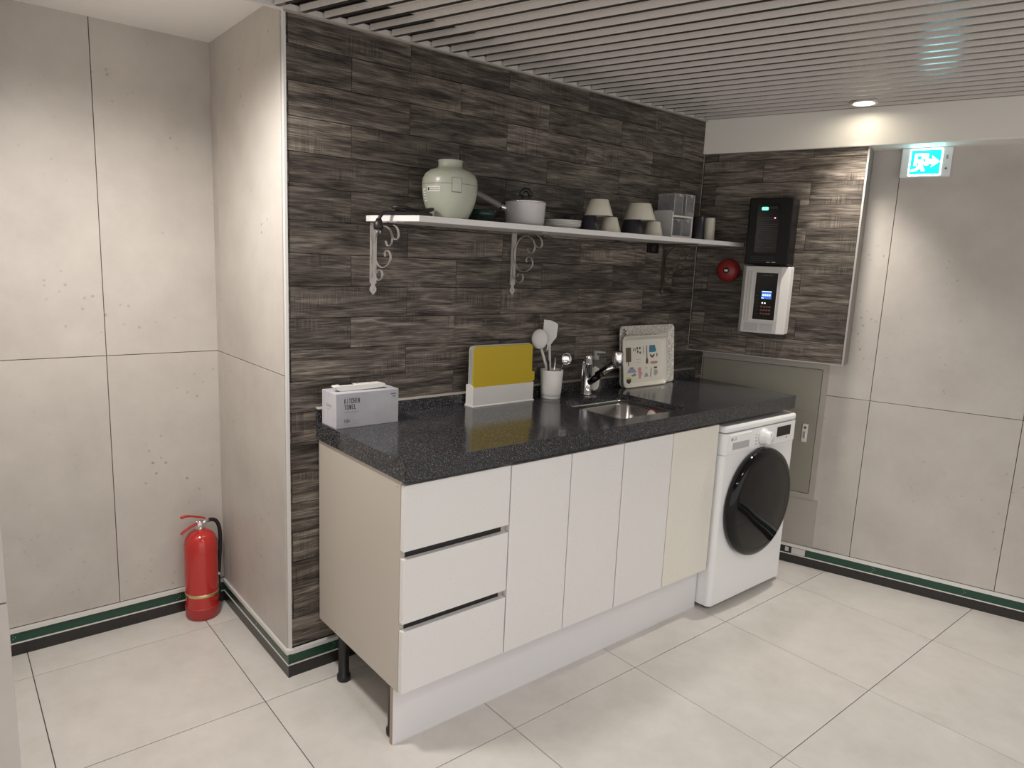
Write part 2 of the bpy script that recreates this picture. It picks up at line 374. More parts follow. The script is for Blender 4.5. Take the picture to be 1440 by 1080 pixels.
# ------------------------------------------------------------------ dimensions of the room
HC = 2.234                       # underside of the slats
XR, ANG = 2.2057, 0.2971         # corner of the wood wall, skew of the right wall
SA, CA = math.sin(ANG), math.cos(ANG)
RZ = -(PI/2-ANG)                 # frame of the right wall: x along it towards the viewer, y into it
T = 0.146                        # depth of the cladding in front of the right wall
YN = 0.70                        # back of the niche
def slab(w, h, t, bev=0.0005, cache={}):
    """a tile or plank: w x h in x,z, front at y=0 with a small bevel, origin at the middle"""
    m = MB(); a, b = w/2, h/2
    vs = []
    for (ix, y) in ((0, t), (0, bev), (bev, 0)):
        vs += [(-a+ix, y, -b+ix), (a-ix, y, -b+ix), (a-ix, y, b-ix), (-a+ix, y, b-ix)]
    fs = [(3, 2, 1, 0), (8, 9, 10, 11)]
    for k in (0, 4):
        for i in range(4): fs.append((k+i, k+(i+1) % 4, k+4+(i+1) % 4, k+4+i))
    m.add(vs, fs); return m
MESHES = {}
def piece(name, w, h, t, m, parent, loc, rot=(0, 0, 0), bev=0.0005):
    key = (name, round(w, 4), round(h, 4), m)
    if key not in MESHES: MESHES[key] = slab(w, h, t, bev).mesh(name, m)
    o = bpy.data.objects.new(name, MESHES[key]); COL.objects.link(o); o.parent = parent; o.location = loc; o.rotation_euler = rot
    return o
def planks(parent, x0, x1, z0, z1, ja, jb, y):
    """running bond of 447 x 107 mm planks; ja, jb: a joint position of alternating rows"""
    P, LN = 0.107, 0.447
    k0 = math.floor((z0-1.5)/P); k = k0
    while 1.5+k*P < z1-0.004:
        a, b = max(z0, 1.5+k*P), min(z1, 1.5+(k+1)*P)
        j = (ja if k % 2 else jb)
        x = j-math.ceil((j-x0)/LN)*LN
        while x < x1-0.004:
            l, r = max(x0, x), min(x1, x+LN)
            if r-l > 0.004 and b-a > 0.01:
                piece('plank', r-l-0.0016, b-a-0.0018, 0.008, 'wood', parent, ((l+r)/2, y+random.uniform(-0.0004, 0.0004), (a+b)/2))
            x += LN
        k += 1
def tiles(parent, xs, zs, y, m='walltile'):
    for i in range(len(xs)-1):
        for j in range(len(zs)-1):
            w, h = xs[i+1]-xs[i], zs[j+1]-zs[j]
            if w > 0.01 and h > 0.01: piece('tile', w-0.0026, h-0.0026, 0.008, m, parent, ((xs[i]+xs[i+1])/2, y, (zs[j]+zs[j+1])/2))

# ------------------------------------------------------------------ floor
fl = struct(MB().box(-2.3, 4.4, -4.7, 0.80, -0.06, -0.004).build('floor', 'floorgrout'))
for i in range(-3, 8):
    for j in range(-8, 2):
        x0, y1 = -0.126+0.6*i, 0.506+0.6*(j)
        if x0 > 3.9 or x0 < -2.0: continue
        x1 = x0+0.6; y0 = y1-0.6 if j <= 0 else 0.506
        if j == 1: y0, y1 = 0.506, 0.79
        piece('tile', 0.6-0.003, (y1-y0)-0.003, 0.010, 'floortile', fl, ((x0+x1)/2, (y0+y1)/2, 0.0), (-PI/2, 0, 0), 0.0004)
# ------------------------------------------------------------------ back wall of wood planks
wb = struct(MB().box(0.004, 2.42, 0.008, 0.16, 0.0, 2.52).build('wall_back', 'joint'))
planks(wb, 0.008, 2.36, 0.105, HC, 0.235, 0.462, 0.0)
MB().box(-0.001, 0.008, -0.003, 0.010, 0.10, HC).build('corner_trim', 'alu', wb)
# ------------------------------------------------------------------ return wall (x = 0) and niche
wr = struct(empty('wall_return', (0, 0, 0), PI/2))
wr.rotation_euler[2] = -PI/2          # local x runs towards -y, local y into the wall (+x)
MB().box(-YN, -0.165, 0.008, 0.10, 0.0, 2.52).build('backing', 'grout', wr)
tiles(wr, [-YN, -0.635, -0.010], [0.105, 1.094, 2.30], -0.006)
MB().box(-0.010, 0.0, -0.002, 0.008, 0.10, HC+0.04).build('corner_trim', 'alu', wr)
wn = struct(MB().box(-2.3, 0.10, YN+0.008, YN+0.12, 0.0, 2.52).build('wall_niche', 'grout'))
tiles(wn, [-1.61, -1.01, -0.4106, -0.002], [0.105, 1.094, 2.30], YN)
wl = struct(MB().box(-2.3, -0.854, -0.855, YN, 0.0, 2.52).build('wall_left', 'grout'))
tiles(wl, [-2.06, -1.46, -0.8425], [0.0, 0.9, 2.10, 2.52], -0.863)
MB().box(-0.854, -0.845, -0.854, YN-0.001, 0.0, 2.52).build('side_panel', 'walltile', wl)
# ------------------------------------------------------------------ right wall (skewed)
RW = lambda name, **k: empty(name, (XR, 0, 0), RZ, **k)
wrt = struct(RW('wall_right'))
MB().box(-0.05, 5.2, T+0.008, T+0.14, 0.0, 2.52).build('backing', 'grout', wrt)
tiles(wrt, [0.265, 0.867, 1.465, 2.065, 2.665, 3.265, 3.865, 4.465, 5.06], [0.105, 0.905, 2.105], T)
tiles(wrt, [-0.04, 0.265], [1.0, 2.105], T)
cl = struct(RW('wall_right_cladding'))
MB().box(0.002, 0.742, 0.008, T-0.001, 1.082, 2.072).build('backing', 'joint', cl)
planks(cl, 0.004, 0.742, 1.082, 2.072, 0.073, 0.297, 0.0)
MB().box(0.742, 0.750, 0.0005, T-0.001, 1.0755, 2.072).build('end_board', 'endboard', cl)
MB().box(0.7425, 0.7505, -0.0035, 0.0004, 1.0755, 2.072).build('edge_trim', 'thintrim', cl)
MB().box(0.002, 0.742, -0.003, T-0.002, 1.0775, 1.082).build('edge_trim', 'thintrim', cl)
MB().box(-0.001, 0.0016, -0.003, -0.001, 1.0775, 2.072).build('edge_trim', 'thintrim', cl)
bm_ = struct(RW('trim_1'))
MB().cbox(-0.004, 5.2, -0.016, T+0.005, 2.073, HC+0.03, 0.004).build('beam', 'beam', bm_)
# ------------------------------------------------------------------ ceilings
ce = struct(MB().box(-2.3, 4.4, -4.7, 0.8, 2.50, 2.56).build('ceiling', 'plenum'))
MB().box(-2.28, 4.3, -4.64, -0.20, HC+0.0205, HC+0.027).build('backing_sheet', 'slat', ce)
MB().box(0.0, XR, -0.010, -0.001, HC-0.001, HC+0.018).build('wall_trim', 'trimwhite', ce)
MB().box(0.0, XR, -0.014, -0.001, HC-0.006, HC-0.001).build('wall_trim', 'greymetal', ce)
MB().box(-2.28, -0.001, -0.010, -0.001, HC-0.004, 2.50).build('wall_trim', 'trimwhite', ce)
def slat_mesh():
    W, HH, LL = 0.017, 0.020, 4.75
    s0 = lambda t: (SA*t+0.017)/CA
    m = MB(); A = [(s0(-W/2), -W/2), (LL, -W/2), (LL, W/2), (s0(W/2), W/2)]
    vs = [(x, y, z) for z in (0.0, HH) for x, y in A]
    m.add(vs, [(7, 6, 5, 4), (0, 1, 5, 4), (1, 2, 6, 5), (2, 3, 7, 6), (3, 0, 4, 7), (0, 3, 2, 1)])
    me = m.mesh('slat', ['slat', 'slatedge']); me.polygons[5].material_index = 1
    return me
SM = slat_mesh()
for k in range(-24, 27):
    x = 0.052+0.0812*k
    if x > XR-0.03: continue
    o = bpy.data.objects.new('slat', SM); COL.objects.link(o); o.parent = ce; o.location = (x, 0, HC); o.rotation_euler[2] = RZ
cn = struct(MB().box(-2.3, 0.0, 0.0, YN, 2.277, 2.33).build('ceiling_niche', 'plaster'))
# ------------------------------------------------------------------ baseboards
def baseboard(name, root, x0, x1, y, chev=(), left_cap=False):
    struct(root)
    MB().box(x0, x1, y-0.010, y, 0.0, 0.046).build('skirting', 'skirt', root)
    MB().box(x0, x1, y-0.012, y, 0.046, 0.051).build('pale_line', 'trimwhite', root)
    MB().box(x0, x1, y-0.010, y, 0.051, 0.090).build('green_strip', 'green', root)
    MB().box(x0, x1, y-0.016, y, 0.090, 0.104).build('top_trim', 'alu', root)
    for cx, d in chev:
        c = MB()
        for i in range(3):
            for q in ((0, 1) if i else (0,)):
                zz = 0.0705+(i*0.0065)*(1 if q else -1); c.box(cx-i*0.007*d, cx-i*0.007*d+0.0025, y-0.0106, y-0.0100, zz, zz+0.0022)
        c.build('arrow_mark', 'dots', root)
    return root
baseboard('baseboard_niche', empty('baseboard_niche'), -0.846, -0.0005, YN, [(-0.19, 1), (-0.76, 1)])
b2 = empty('baseboard_return'); b2.rotation_euler[2] = -PI/2
baseboard('baseboard_return', b2, -YN+0.017, 0.012, 0.0, [(-0.3, 1)])
baseboard('baseboard_back', empty('baseboard_back'), 0.0, 2.36, 0.0, [(0.17, 1)])
b4 = baseboard('baseboard_right', RW('baseboard_right'), -0.02, 5.0, T, [(0.985, 1), (1.36, 1), (1.72, 1)])
MB().box(0.42, 0.668, T-0.0112, T-0.0100, 0.051, 0.090).build('dark_insert', 'skirt', b4)
MB().box(0.598, 0.664, T-0.0125, T-0.0110, 0.053, 0.086).build('label_plate', 'panelgrey', b4)
MB().box(0.566, 0.584, T-0.0125, T-0.0110, 0.060, 0.083).build('label_plate', 'panelgrey', b4)

# ------------------------------------------------------------------ worktop, backsplash, sink
CT, CB = 0.929, 0.868
X0, X1, YF = 0.102, 2.260, -0.594
SX0, SX1, SY0, SY1 = 1.095, 1.515, -0.520, -0.165
def worktop():
    bm = bmesh.new()
    outer = rrect(X0, X1, YF, -0.0005, 0.006, 2); inner = rrect(SX0, SX1, SY0, SY1, 0.035, 6)
    for z in (CB, CT):
        ee = []
        for L_ in (outer, inner):
            V = [bm.verts.new((x, y, z)) for x, y in L_]
            ee += [bm.edges.new((V[i], V[(i+1) % len(V)])) for i in range(len(V))]
        bmesh.ops.triangle_fill(bm, edges=ee, use_beauty=True)
    bm.verts.ensure_lookup_table(); no, ni = len(outer), len(inner); n = no+ni
    for i in range(no): bm.faces.new([bm.verts[k] for k in (i, (i+1) % no, n+(i+1) % no, n+i)])
    for i in range(ni): bm.faces.new([bm.verts[k] for k in (no+i, n+no+i, n+no+(i+1) % ni, no+(i+1) % ni)])
    return MB().bm(bm)
wt = empty('worktop', (0, 0, 0), label='dark speckled stone worktop running over the cabinets and washing machine', cat='worktop')
worktop().build('slab', 'counter', wt)
bs = MB().box(X0, X1, -0.020, -0.001, CT, 0.974).build('backsplash', 'counter', wt)
MB().prism([(-0.020, 0.974), (-0.001, 0.974), (-0.001, 0.979)], X0, X1, 'yz').build('sealant', 'silicone', bs)
sk = empty('sink', ((SX0+SX1)/2, (SY0+SY1)/2, CB), label='stainless steel sink basin set into the dark worktop', cat='sink')
def basin():
    m = MB(); cx, cy = (SX0+SX1)/2, (SY0+SY1)/2; hx, hy = (SX1-SX0)/2, (SY1-SY0)/2
    loops = []
    for (ins, z, r) in ((0.0012, 0.036, 0.034), (0.004, 0.030, 0.034), (0.026, 0.028, 0.045), (0.031, 0.022, 0.05), (0.036, -0.12, 0.05), (0.055, -0.145, 0.05), (0.12, -0.150, 0.05)):
        loops.append([(x, y, z) for x, y in rrect(-hx+ins, hx-ins, -hy+ins, hy-ins, r, 6)])
    n = len(loops[0]); vs = [v for l in loops for v in l]; fs = []
    for i in range(len(loops)-1):
        for k in range(n): fs.append((i*n+k, i*n+(k+1) % n, (i+1)*n+(k+1) % n, (i+1)*n+k))
    fs.append(tuple((len(loops)-1)*n+k for k in range(n)))
    return m.add(vs, fs, True)
basin().build('basin', 'steel', sk)
MB().lathe([(0, -0.149), (0.035, -0.149), (0.040, -0.146), (0.032, -0.144), (0, -0.146)], n=24).build('drain', 'darksteel', sk)
d_ = MB(); d_.lathe([(0, 0), (0.030, 0), (0.030, 0.0006), (0, 0.0006)], n=28)
st = d_.build('round_sticker', 'stickred', sk); st.rotation_euler = (0, -PI/2, 0); st.location = (1.476-(SX0+SX1)/2, -0.365-(SY0+SY1)/2, 0.887-CB-0.018)
st2 = MB().lathe([(0, 0.0006), (0.025, 0.0006), (0.025, 0.0010), (0, 0.0010)], n=28).build('sticker_face', 'paper', st)

# ------------------------------------------------------------------ base cabinets
CZ0, CZ1, CF, CK = 0.195, 0.866, -0.557, -0.012
def carcass(root, x0, x1, left='carcass'):
    MB().box(x0, x0+0.018, CF, CK, CZ0, CZ1).build('side_panel', left, root)
    MB().box(x1-0.018, x1, CF, CK, CZ0, CZ1).build('side_panel', 'carcass', root)
    MB().box(x0+0.018, x1-0.018, CF, CK, CZ0, CZ0+0.018).build('bottom_panel', 'carcass', root)
    MB().box(x0+0.018, x1-0.018, CK-0.006, CK, CZ0+0.018, CZ1).build('back_panel', 'carcass', root)
    MB().box(x0+0.018, x1-0.018, CF+0.03, CF+0.06, CZ1-0.05, CZ1).build('rail', 'blackplastic', root)
def leg(root, x, y):
    MB().lathe([(0, 0.0), (0.022, 0.0), (0.024, 0.004), (0.024, 0.02), (0.019, 0.026), (0.019, CZ0-0.03), (0.026, CZ0-0.01), (0.026, CZ0), (0, CZ0)], (x, y, 0), 20).build('leg', 'blackplastic', root)
dc = empty('drawer_cabinet', (0, 0, 0), label='white base cabinet of three drawers at the open left end', cat='cabinet')
carcass(dc, 0.109, 0.511)
for z0, z1 in ((0.653, 0.855), (0.425, 0.628), (0.197, 0.400)):
    d = MB().cbox(0.111, 0.509, -0.577, -0.5575, z0, z1, 0.0012).build('drawer', 'front', dc)
    MB().box(0.128, 0.493, -0.554, -0.20, z0+0.01, z1-0.05).build('drawer_box', 'carcass', d)
    MB().box(0.1275, 0.4935, -0.5565, -0.551, z1-0.012, min(z1+0.024, 0.866)).build('pull_gap_shade', 'blackplastic', d)  # black strip standing in for the shade inside the pull gap
for x, y in ((0.146, -0.13), (0.142, -0.485), (0.47, -0.13), (0.47, -0.485)): leg(dc, x, y)
for x, y, z in ((0.1088, -0.54, 0.845), (0.1088, -0.14, 0.205)):
    MB().lathe([(0, 0), (0.003, 0), (0.003, 0.0006), (0, 0.0006)], n=10, axis='x').build('screw_cap', 'midgrey', dc, (x-0.0005, y, z))
def door_cab(name, label, x0, x1, doors):
    c = empty(name, (0, 0, 0), label=label, cat='cabinet', group='white two-door base cabinets'); carcass(c, x0, x1)
    for a, b, mt in doors: MB().cbox(a, b, -0.577, -0.5575, 0.197, 0.853, 0.0012).build('door', mt, c)
    for x in (x0+0.04, x1-0.04):
        for y in (-0.13, -0.485): leg(c, x, y)
door_cab('door_cabinet', 'white two-door base cabinet next to the drawers', 0.5115, 1.0595, ((0.5135, 0.7845, 'front'), (0.7885, 1.0575, 'front')))
door_cab('door_cabinet', 'two-door base cabinet next to the washing machine, ivory right-hand door', 1.060, 1.668, ((1.0625, 1.3535, 'front'), (1.3575, 1.666, 'frontivory')))
tk = empty('kick_board', (0.109, -0.532, 0), label='long white kick board standing on the floor under the cabinets', cat='kick board')
MB().box(0.0012, 1.564, 0.0, 0.016, 0.0, 0.193).build('board', 'kick', tk)
MB().box(0.0, 0.0012, 0.0, 0.016, 0.0, 0.193).build('raw_edge', 'bare', tk)

# ------------------------------------------------------------------ washing machine
wm = empty('washing_machine', (1.679, -0.600, 0), label='white front-loading washing machine with a round black door', cat='washing machine')
W_ = 0.595
def body_prism(z0, z1, y0, rr):
    n = 6; p = []
    for k in range(n+1): a = PI+PI/2*k/n; p.append((rr+rr*math.cos(a), y0+rr+rr*math.sin(a)))
    for k in range(n+1): a = 1.5*PI+PI/2*k/n; p.append((W_-rr+rr*math.cos(a), y0+rr+rr*math.sin(a)))
    p += [(W_, 0.545), (0, 0.545)]
    return MB().prism(p, z0, z1, 'xy')
body_prism(0.022, 0.716, 0.0, 0.022).build('body', 'whiteapp', wm)
cp = body_prism(0.7185, 0.812, -0.004, 0.024).build('control_panel', 'whiteapp', wm)
body_prism(0.8145, 0.845, -0.004, 0.026).build('lid', 'whiteapp', wm, bevel=0.010)
MB().box(0.012, W_-0.012, 0.012, 0.54, 0.71, 0.83).build('seam_core', 'greypl', wm)
dt = MB().cbox(0.030, 0.20, -0.0075, 0.010, 0.728, 0.806, 0.003).build('detergent_drawer', 'whiteapp', wm)
MB().box(0.054, 0.182, -0.0085, -0.0070, 0.738, 0.770).build('drawer_grip', 'greypl', dt)
blocks('LG', 0.022, 0.0145, 'midgrey', dt, (0.060, -0.0076, 0.780), 0.18)
lg = MB().lathe([(0, 0), (0.008, 0), (0.008, 0.0004), (0, 0.0004)], (0.046, -0.0076, 0.787), 18, 'y').build('logo_badge', 'midgrey', dt)
kn = MB().lathe([(0, 0), (0.039, 0), (0.039, 0.008), (0.033, 0.012), (0.031, 0.034), (0.027, 0.040), (0, 0.041)], (0.300, -0.004, 0.766), 32, 'y').build('knob', 'whiteapp', wm)
MB().box(0.2985, 0.3015, -0.0462, -0.0450, 0.774, 0.792).build('pointer', 'midgrey', kn)
for i in range(4):
    MB().box(0.236, 0.252, -0.0046, -0.0040, 0.738+i*0.014, 0.742+i*0.014).build('programme_mark', 'midgrey', cp)
    MB().box(0.350, 0.364, -0.0046, -0.0040, 0.738+i*0.014, 0.741+i*0.014).build('programme_mark', 'midgrey', cp)
MB().box(0.418, 0.536, -0.0056, -0.004, 0.750, 0.796).build('display', 'blackgloss', cp)
MB().box(0.500, 0.512, -0.0046, -0.004, 0.735, 0.742).build('button', 'midgrey', cp)
dr = MB().lathe([(0.0, 0.0), (0.235, 0.0), (0.252, 0.004), (0.253, 0.022), (0.246, 0.036), (0.228, 0.045), (0.214, 0.046)], (0.292, -0.001, 0.466), 64, 'y').build('door', 'blackgloss', wm)
MB().lathe([(0.214, 0.0455), (0.15, 0.052), (0.08, 0.0555), (0, 0.0565)], (0.292, -0.001, 0.466), 64, 'y').build('door_glass', 'blackgloss', dr)
for x, y in ((0.05, 0.045), (W_-0.05, 0.045), (0.05, 0.50), (W_-0.05, 0.50)):
    MB().lathe([(0, 0), (0.022, 0), (0.022, 0.008), (0.012, 0.010), (0.012, 0.023), (0, 0.023)], (x, y, 0), 16).build('foot', 'rubber', wm)

# ------------------------------------------------------------------ shelf and brackets
SZ = 1.638
sh = tag(MB().prism([(0.290, -0.002), (0.290, -0.030), (0.358, -0.236), (2.262, -0.236), (2.190, -0.002)], SZ-0.020, SZ, 'xy').build('wall_shelf', 'white', bevel=0.0012), 'long white wall shelf with one cut corner holding the crockery', 'shelf')
def smooth_path(pts, it=2):
    for _ in range(it):
        q = [pts[0]]
        for a, b in zip(pts, pts[1:]): q += [(0.75*a[0]+0.25*b[0], 0.75*a[1]+0.25*b[1]), (0.25*a[0]+0.75*b[0], 0.25*a[1]+0.75*b[1])]
        pts = q+[pts[-1]]
    return pts
SCROLLS = [[(0.088, 1.553), (0.103, 1.533), (0.129, 1.542), (0.133, 1.571), (0.112, 1.597), (0.066, 1.606), (0.027, 1.585), (0.008, 1.54), (0.014, 1.493), (0.044, 1.464), (0.086, 1.462), (0.12, 1.481), (0.125, 1.507), (0.104, 1.524), (0.082, 1.515), (0.087, 1.501)],
           [(0.130, 1.575), (0.139, 1.562), (0.163, 1.555), (0.176, 1.571), (0.166, 1.596), (0.142, 1.606)],
           [(0.010, 1.480), (0.006, 1.445), (0.029, 1.418), (0.057, 1.418), (0.072, 1.435), (0.063, 1.453), (0.04, 1.455), (0.034, 1.443)]]
def bracket(x, label, bm_m='bracket'):
    r = empty('shelf_bracket', (x, 0, 0), label=label, cat='bracket', group='scrolled shelf brackets')
    h = 0.0125; zt = SZ-0.0205
    out = [(-h, zt), (-h, 1.408), (-0.007, 1.403), (-0.007, 1.397), (-h, 1.389), (-h, 1.379), (0, 1.364), (h, 1.379), (h, 1.389), (0.007, 1.397), (0.007, 1.403), (h, 1.408), (h, zt)]
    bar = MB().prism(out, -0.0055, -0.001).build('wall_plate', bm_m, r)
    for z in (1.384, 1.595): MB().lathe([(0, 0), (0.0035, 0), (0.0028, 0.0012), (0, 0.0014)], (0, -0.0055, z), 12, 'y').build('screw', 'midgrey', bar)
    MB().box(-h, h, -0.185, -0.0055, zt-0.004, zt).build('shelf_arm', bm_m, r)
    for s in SCROLLS:
        P = smooth_path(s); m = MB(); n = len(P); vs = []
        for i, (d, z) in enumerate(P):
            a, b = P[max(0, i-1)], P[min(n-1, i+1)]; tx, tz = b[0]-a[0], b[1]-a[1]; l = math.hypot(tx, tz) or 1; nx, nz = -tz/l*0.0012, tx/l*0.0012
            for sx in (-0.0034, 0.0034): vs += [(sx, -(d+nx), z+nz), (sx, -(d-nx), z-nz)]
        fs = []
        for i in range(n-1):
            a, b = 4*i, 4*i+4
            fs += [(a, b, b+1, a+1), (a+2, a+3, b+3, b+2), (a, a+2, b+2, b), (a+1, b+1, b+3, a+3)]
        fs += [(0, 1, 3, 2), (4*n-4, 4*n-2, 4*n-1, 4*n-3)]
        m.add(vs, fs); m.build('scroll', bm_m, r)
bracket(0.319, 'scrolled pale metal bracket under the cut end of the shelf')
bracket(0.964, 'middle scrolled pale metal bracket under the shelf')
bracket(1.943, 'dark scrolled metal bracket under the shelf nearest the right-hand corner', 'bracketdark')
so = empty('wall_socket', (1.806, 0, 1.568), label='dark brown wall socket just under the shelf', cat='socket')
MB().cbox(0, 0.082, -0.010, -0.0005, 0, 0.046, 0.003).build('plate', mat('brown_socket', (0.010, 0.005, 0.004), 0.4, spec=0.2), so)
MB().lathe([(0, 0), (0.016, 0), (0.018, 0.002), (0.013, 0.002), (0, 0.0005)], (0.041, -0.010, 0.023), 20, 'y').build('outlet', 'blackplastic', so)

# ------------------------------------------------------------------ things on the shelf
jr = empty('electric_jar', (0.556, -0.122, SZ), label='round celadon green jar with white stickers on the shelf', cat='jar')
JP = [(0, 0), (0.058, 0), (0.066, 0.003), (0.0695, 0.009), (0.0715, 0.013), (0.082, 0.034), (0.0915, 0.062), (0.0965, 0.090), (0.0985, 0.117), (0.0965, 0.138), (0.088, 0.156), (0.072, 0.168), (0.049, 0.176), (0.043, 0.180), (0.0415, 0.190), (0.0435, 0.201), (0.0445, 0.2035), (0.041, 0.204), (0.037, 0.198), (0, 0.192)]
MB().lathe(JP, n=56).build('body', 'celadon', jr)
MB().lathe([(0.0980, 0.1165), (0.0989, 0.1170), (0.0989, 0.1180), (0.0980, 0.1185)], n=56).build('seam', 'celadark', jr)
def jar_r(z):
    for (r0_, z0), (r1_, z1) in zip(JP[2:], JP[3:]):
        if z0 <= z <= z1: return r0_+(r1_-r0_)*(z-z0)/(z1-z0)
    return 0.09
def jar_patch(name, m, a0, a1, z0, z1, lift=0.0007, n=8, parent=None, slant=0.0):
    """a patch lying on the jar; angle 0 faces the viewer side, degrees to the right"""
    mb = MB(); vs = []; nz = 5
    base = math.radians(-90-35)
    for j in range(nz+1):
        z = z0+(z1-z0)*j/nz; r = jar_r(z)+lift
        for i in range(n+1):
            a = base+math.radians(a0+(a1-a0)*i/n+slant*j/nz); vs.append((r*math.cos(a), r*math.sin(a), z))
    fs = [(j*(n+1)+i, j*(n+1)+i+1, (j+1)*(n+1)+i+1, (j+1)*(n+1)+i) for j in range(nz) for i in range(n)]
    return mb.add(vs, fs, True).build(name, m, parent or jr)
jar_patch('hatch_groove', 'celadark', 4, 24.5, 0.088, 0.1375, 0.0006)
jar_patch('hatch', 'celadon', 4.9, 23.6, 0.0905, 0.1362, 0.0016)
s1 = jar_patch('sticker', 'paper', -52, -20, 0.090, 0.108, 0.0009)
for i in range(2): jar_patch('sticker_print', 'midgrey', -44, -22, 0.0945+i*0.006, 0.0970+i*0.006, 0.0013, parent=s1)
jar_patch('sticker_print', 'ink', -50, -45.5, 0.0935, 0.1035, 0.0013, 3, parent=s1)
s2 = jar_patch('sticker', 'paper', -68, -57, 0.058, 0.102, 0.0009, slant=-2)
for i in range(4): jar_patch('sticker_print', 'darkgrey', -66, -59, 0.064+i*0.009, 0.067+i*0.009, 0.0013, 3, parent=s2)
# cord of the jar, lying on the shelf and hanging over its cut end
cd = [(-0.075, 0.02, 0.012), (-0.12, 0.03, 0.020), (-0.17, 0.025, 0.016), (-0.215, 0.02, 0.022), (-0.232, 0.0, 0.026), (-0.205, -0.02, 0.030), (-0.15, -0.015, 0.022), (-0.105, -0.01, 0.026), (-0.088, -0.03, 0.030), (-0.105, -0.045, 0.026), (-0.15, -0.04, 0.012), (-0.19, -0.02, 0.010), (-0.20, 0.01, 0.008), (-0.16, 0.02, 0.007), (-0.11, 0.0, 0.007), (-0.092, -0.03, 0.008), (-0.12, -0.055, 0.010), (-0.17, -0.045, 0.009), (-0.222, -0.012, 0.008), (-0.262, -0.002, 0.008), (-0.280, -0.004, -0.004), (-0.286, -0.006, -0.020)]
def smooth3(P, it=2):
    P = [Vector(p) for p in P]
    for _ in range(it):
        q = [P[0]]
        for a, b in zip(P, P[1:]): q += [a*0.75+b*0.25, a*0.25+b*0.75]
        P = q+[P[-1]]
    return P
pc = MB().tube(smooth3(cd), 0.0062, 8).build('power_cord', 'cord', jr)
pg = MB().tube([(-0.286, -0.006, -0.014), (-0.287, -0.007, -0.024), (-0.288, -0.008, -0.028), (-0.289, -0.009, -0.046), (-0.289, -0.009, -0.050)], [0.008, 0.012, 0.0165, 0.0165, 0.013], 14).build('plug', 'cord', pc)
for dx in (-0.006, 0.006): MB().tube([(-0.289+dx, -0.009, -0.048), (-0.289+dx, -0.009, -0.064)], 0.0022, 8).build('pin', 'chrome', pc)
gb = tag(MB().lathe([(0, 0.004), (0.026, 0.004), (0.026, 0), (0.029, 0), (0.030, 0.006), (0.046, 0.024), (0.055, 0.050), (0.053, 0.050), (0.044, 0.026), (0.020, 0.009), (0, 0.008)], n=36).build('bowl', 'darkgreen', None, (0.742, -0.075, SZ)), 'small dark green bowl between the jar and the saucepan', 'bowl')
sp = empty('saucepan', (0.908, -0.128, SZ), label='pale grey saucepan with a lid and long handle on the shelf', cat='saucepan')
MB().lathe([(0, 0), (0.066, 0), (0.072, 0.004), (0.075, 0.014), (0.079, 0.082), (0.0805, 0.088), (0.078, 0.089), (0.076, 0.080), (0.070, 0.010), (0, 0.006)], n=48).build('pot', 'pan', sp)
ld = MB().lathe([(0.0765, 0.086), (0.079, 0.0885), (0.079, 0.092), (0.074, 0.0945), (0.05, 0.102), (0.02, 0.106), (0, 0.107)], n=48).build('lid', 'chrome', sp)
nk = MB(); nk.tube([(0.020*math.cos(a)*0.9, 0, 0.1135+0.0235*math.sin(a)) for a in [PI*k/10 for k in range(11)]], 0.0085, 10); nk.lathe([(0, 0.105), (0.017, 0.105), (0.016, 0.113), (0, 0.114)], n=20)
nko = nk.build('lid_knob', 'blackplastic', ld); nko.rotation_euler[2] = -0.75
ha = math.radians(162)
def hp(r, z): return (r*math.cos(ha), r*math.sin(ha), z)
hh = MB().tube([hp(0.084, 0.063), hp(0.105, 0.070), hp(0.15, 0.089), hp(0.198, 0.108), hp(0.215, 0.113), hp(0.224, 0.110)], [0.0085, 0.0115, 0.0125, 0.0125, 0.0105, 0.005], 12).build('handle', 'panhandle', sp)
MB().tube([hp(0.072, 0.060), hp(0.088, 0.064), hp(0.104, 0.0695)], [0.014, 0.0115, 0.0122], 12).build('ferrule', 'chrome', hh)
for k in (-1, 1): MB().lathe([(0, 0), (0.004, 0), (0.003, 0.002), (0, 0.0025)], n=10).build('rivet', 'chrome', sp, (0.079*math.cos(ha+0.16*k), 0.079*math.sin(ha+0.16*k), 0.048))
LT = MB().box(-0.0125, 0.0125, -0.0008, 0.0008, 0, 0.0014).build('handle_clip', 'chrome', hh, hp(0.205, 0.0965)); LT.rotation_euler[2] = ha
PLM = MB().lathe([(0, 0.002), (0.050, 0.002), (0.050, 0), (0.053, 0), (0.056, 0.003), (0.074, 0.010), (0.083, 0.0155), (0.0825, 0.0172), (0.072, 0.0125), (0.052, 0.0062), (0, 0.0055)], n=48).mesh('plate', 'porcelain')
for i, nm in enumerate(('bottom plate', 'second plate up', 'third plate up', 'topmost plate')):
    o = bpy.data.objects.new('plate', PLM); COL.objects.link(o); o.location = (1.117+0.0008*i, -0.113, SZ+0.0063*i)
    tag(o, f'{nm} of the white stack between saucepan and cups', 'plate', 'stacked white plates')
def cup(x, y, z, rb, rtop, h, m, label):
    """a cup standing on its mouth: wide end down"""
    t = 0.0026
    prof = [(rb-t, 0), (rb, 0), (rb, 0.001), (rtop+0.0006, h-0.0025), (rtop-0.0012, h-0.0004), (rtop-0.003, h), (0, h-0.0003), (0, h-0.004), (rtop-0.0035, h-0.0045), (rb-t, 0)]
    return tag(MB().lathe(prof, n=40).build('cup', m, None, (x, y, z)), label, 'cup', 'cups standing upside down on the shelf')
h1 = 0.0665
cup(1.277, -0.118, SZ, 0.046, 0.027, h1, 'navy', 'black upside-down cup in the lower row next to the plates')
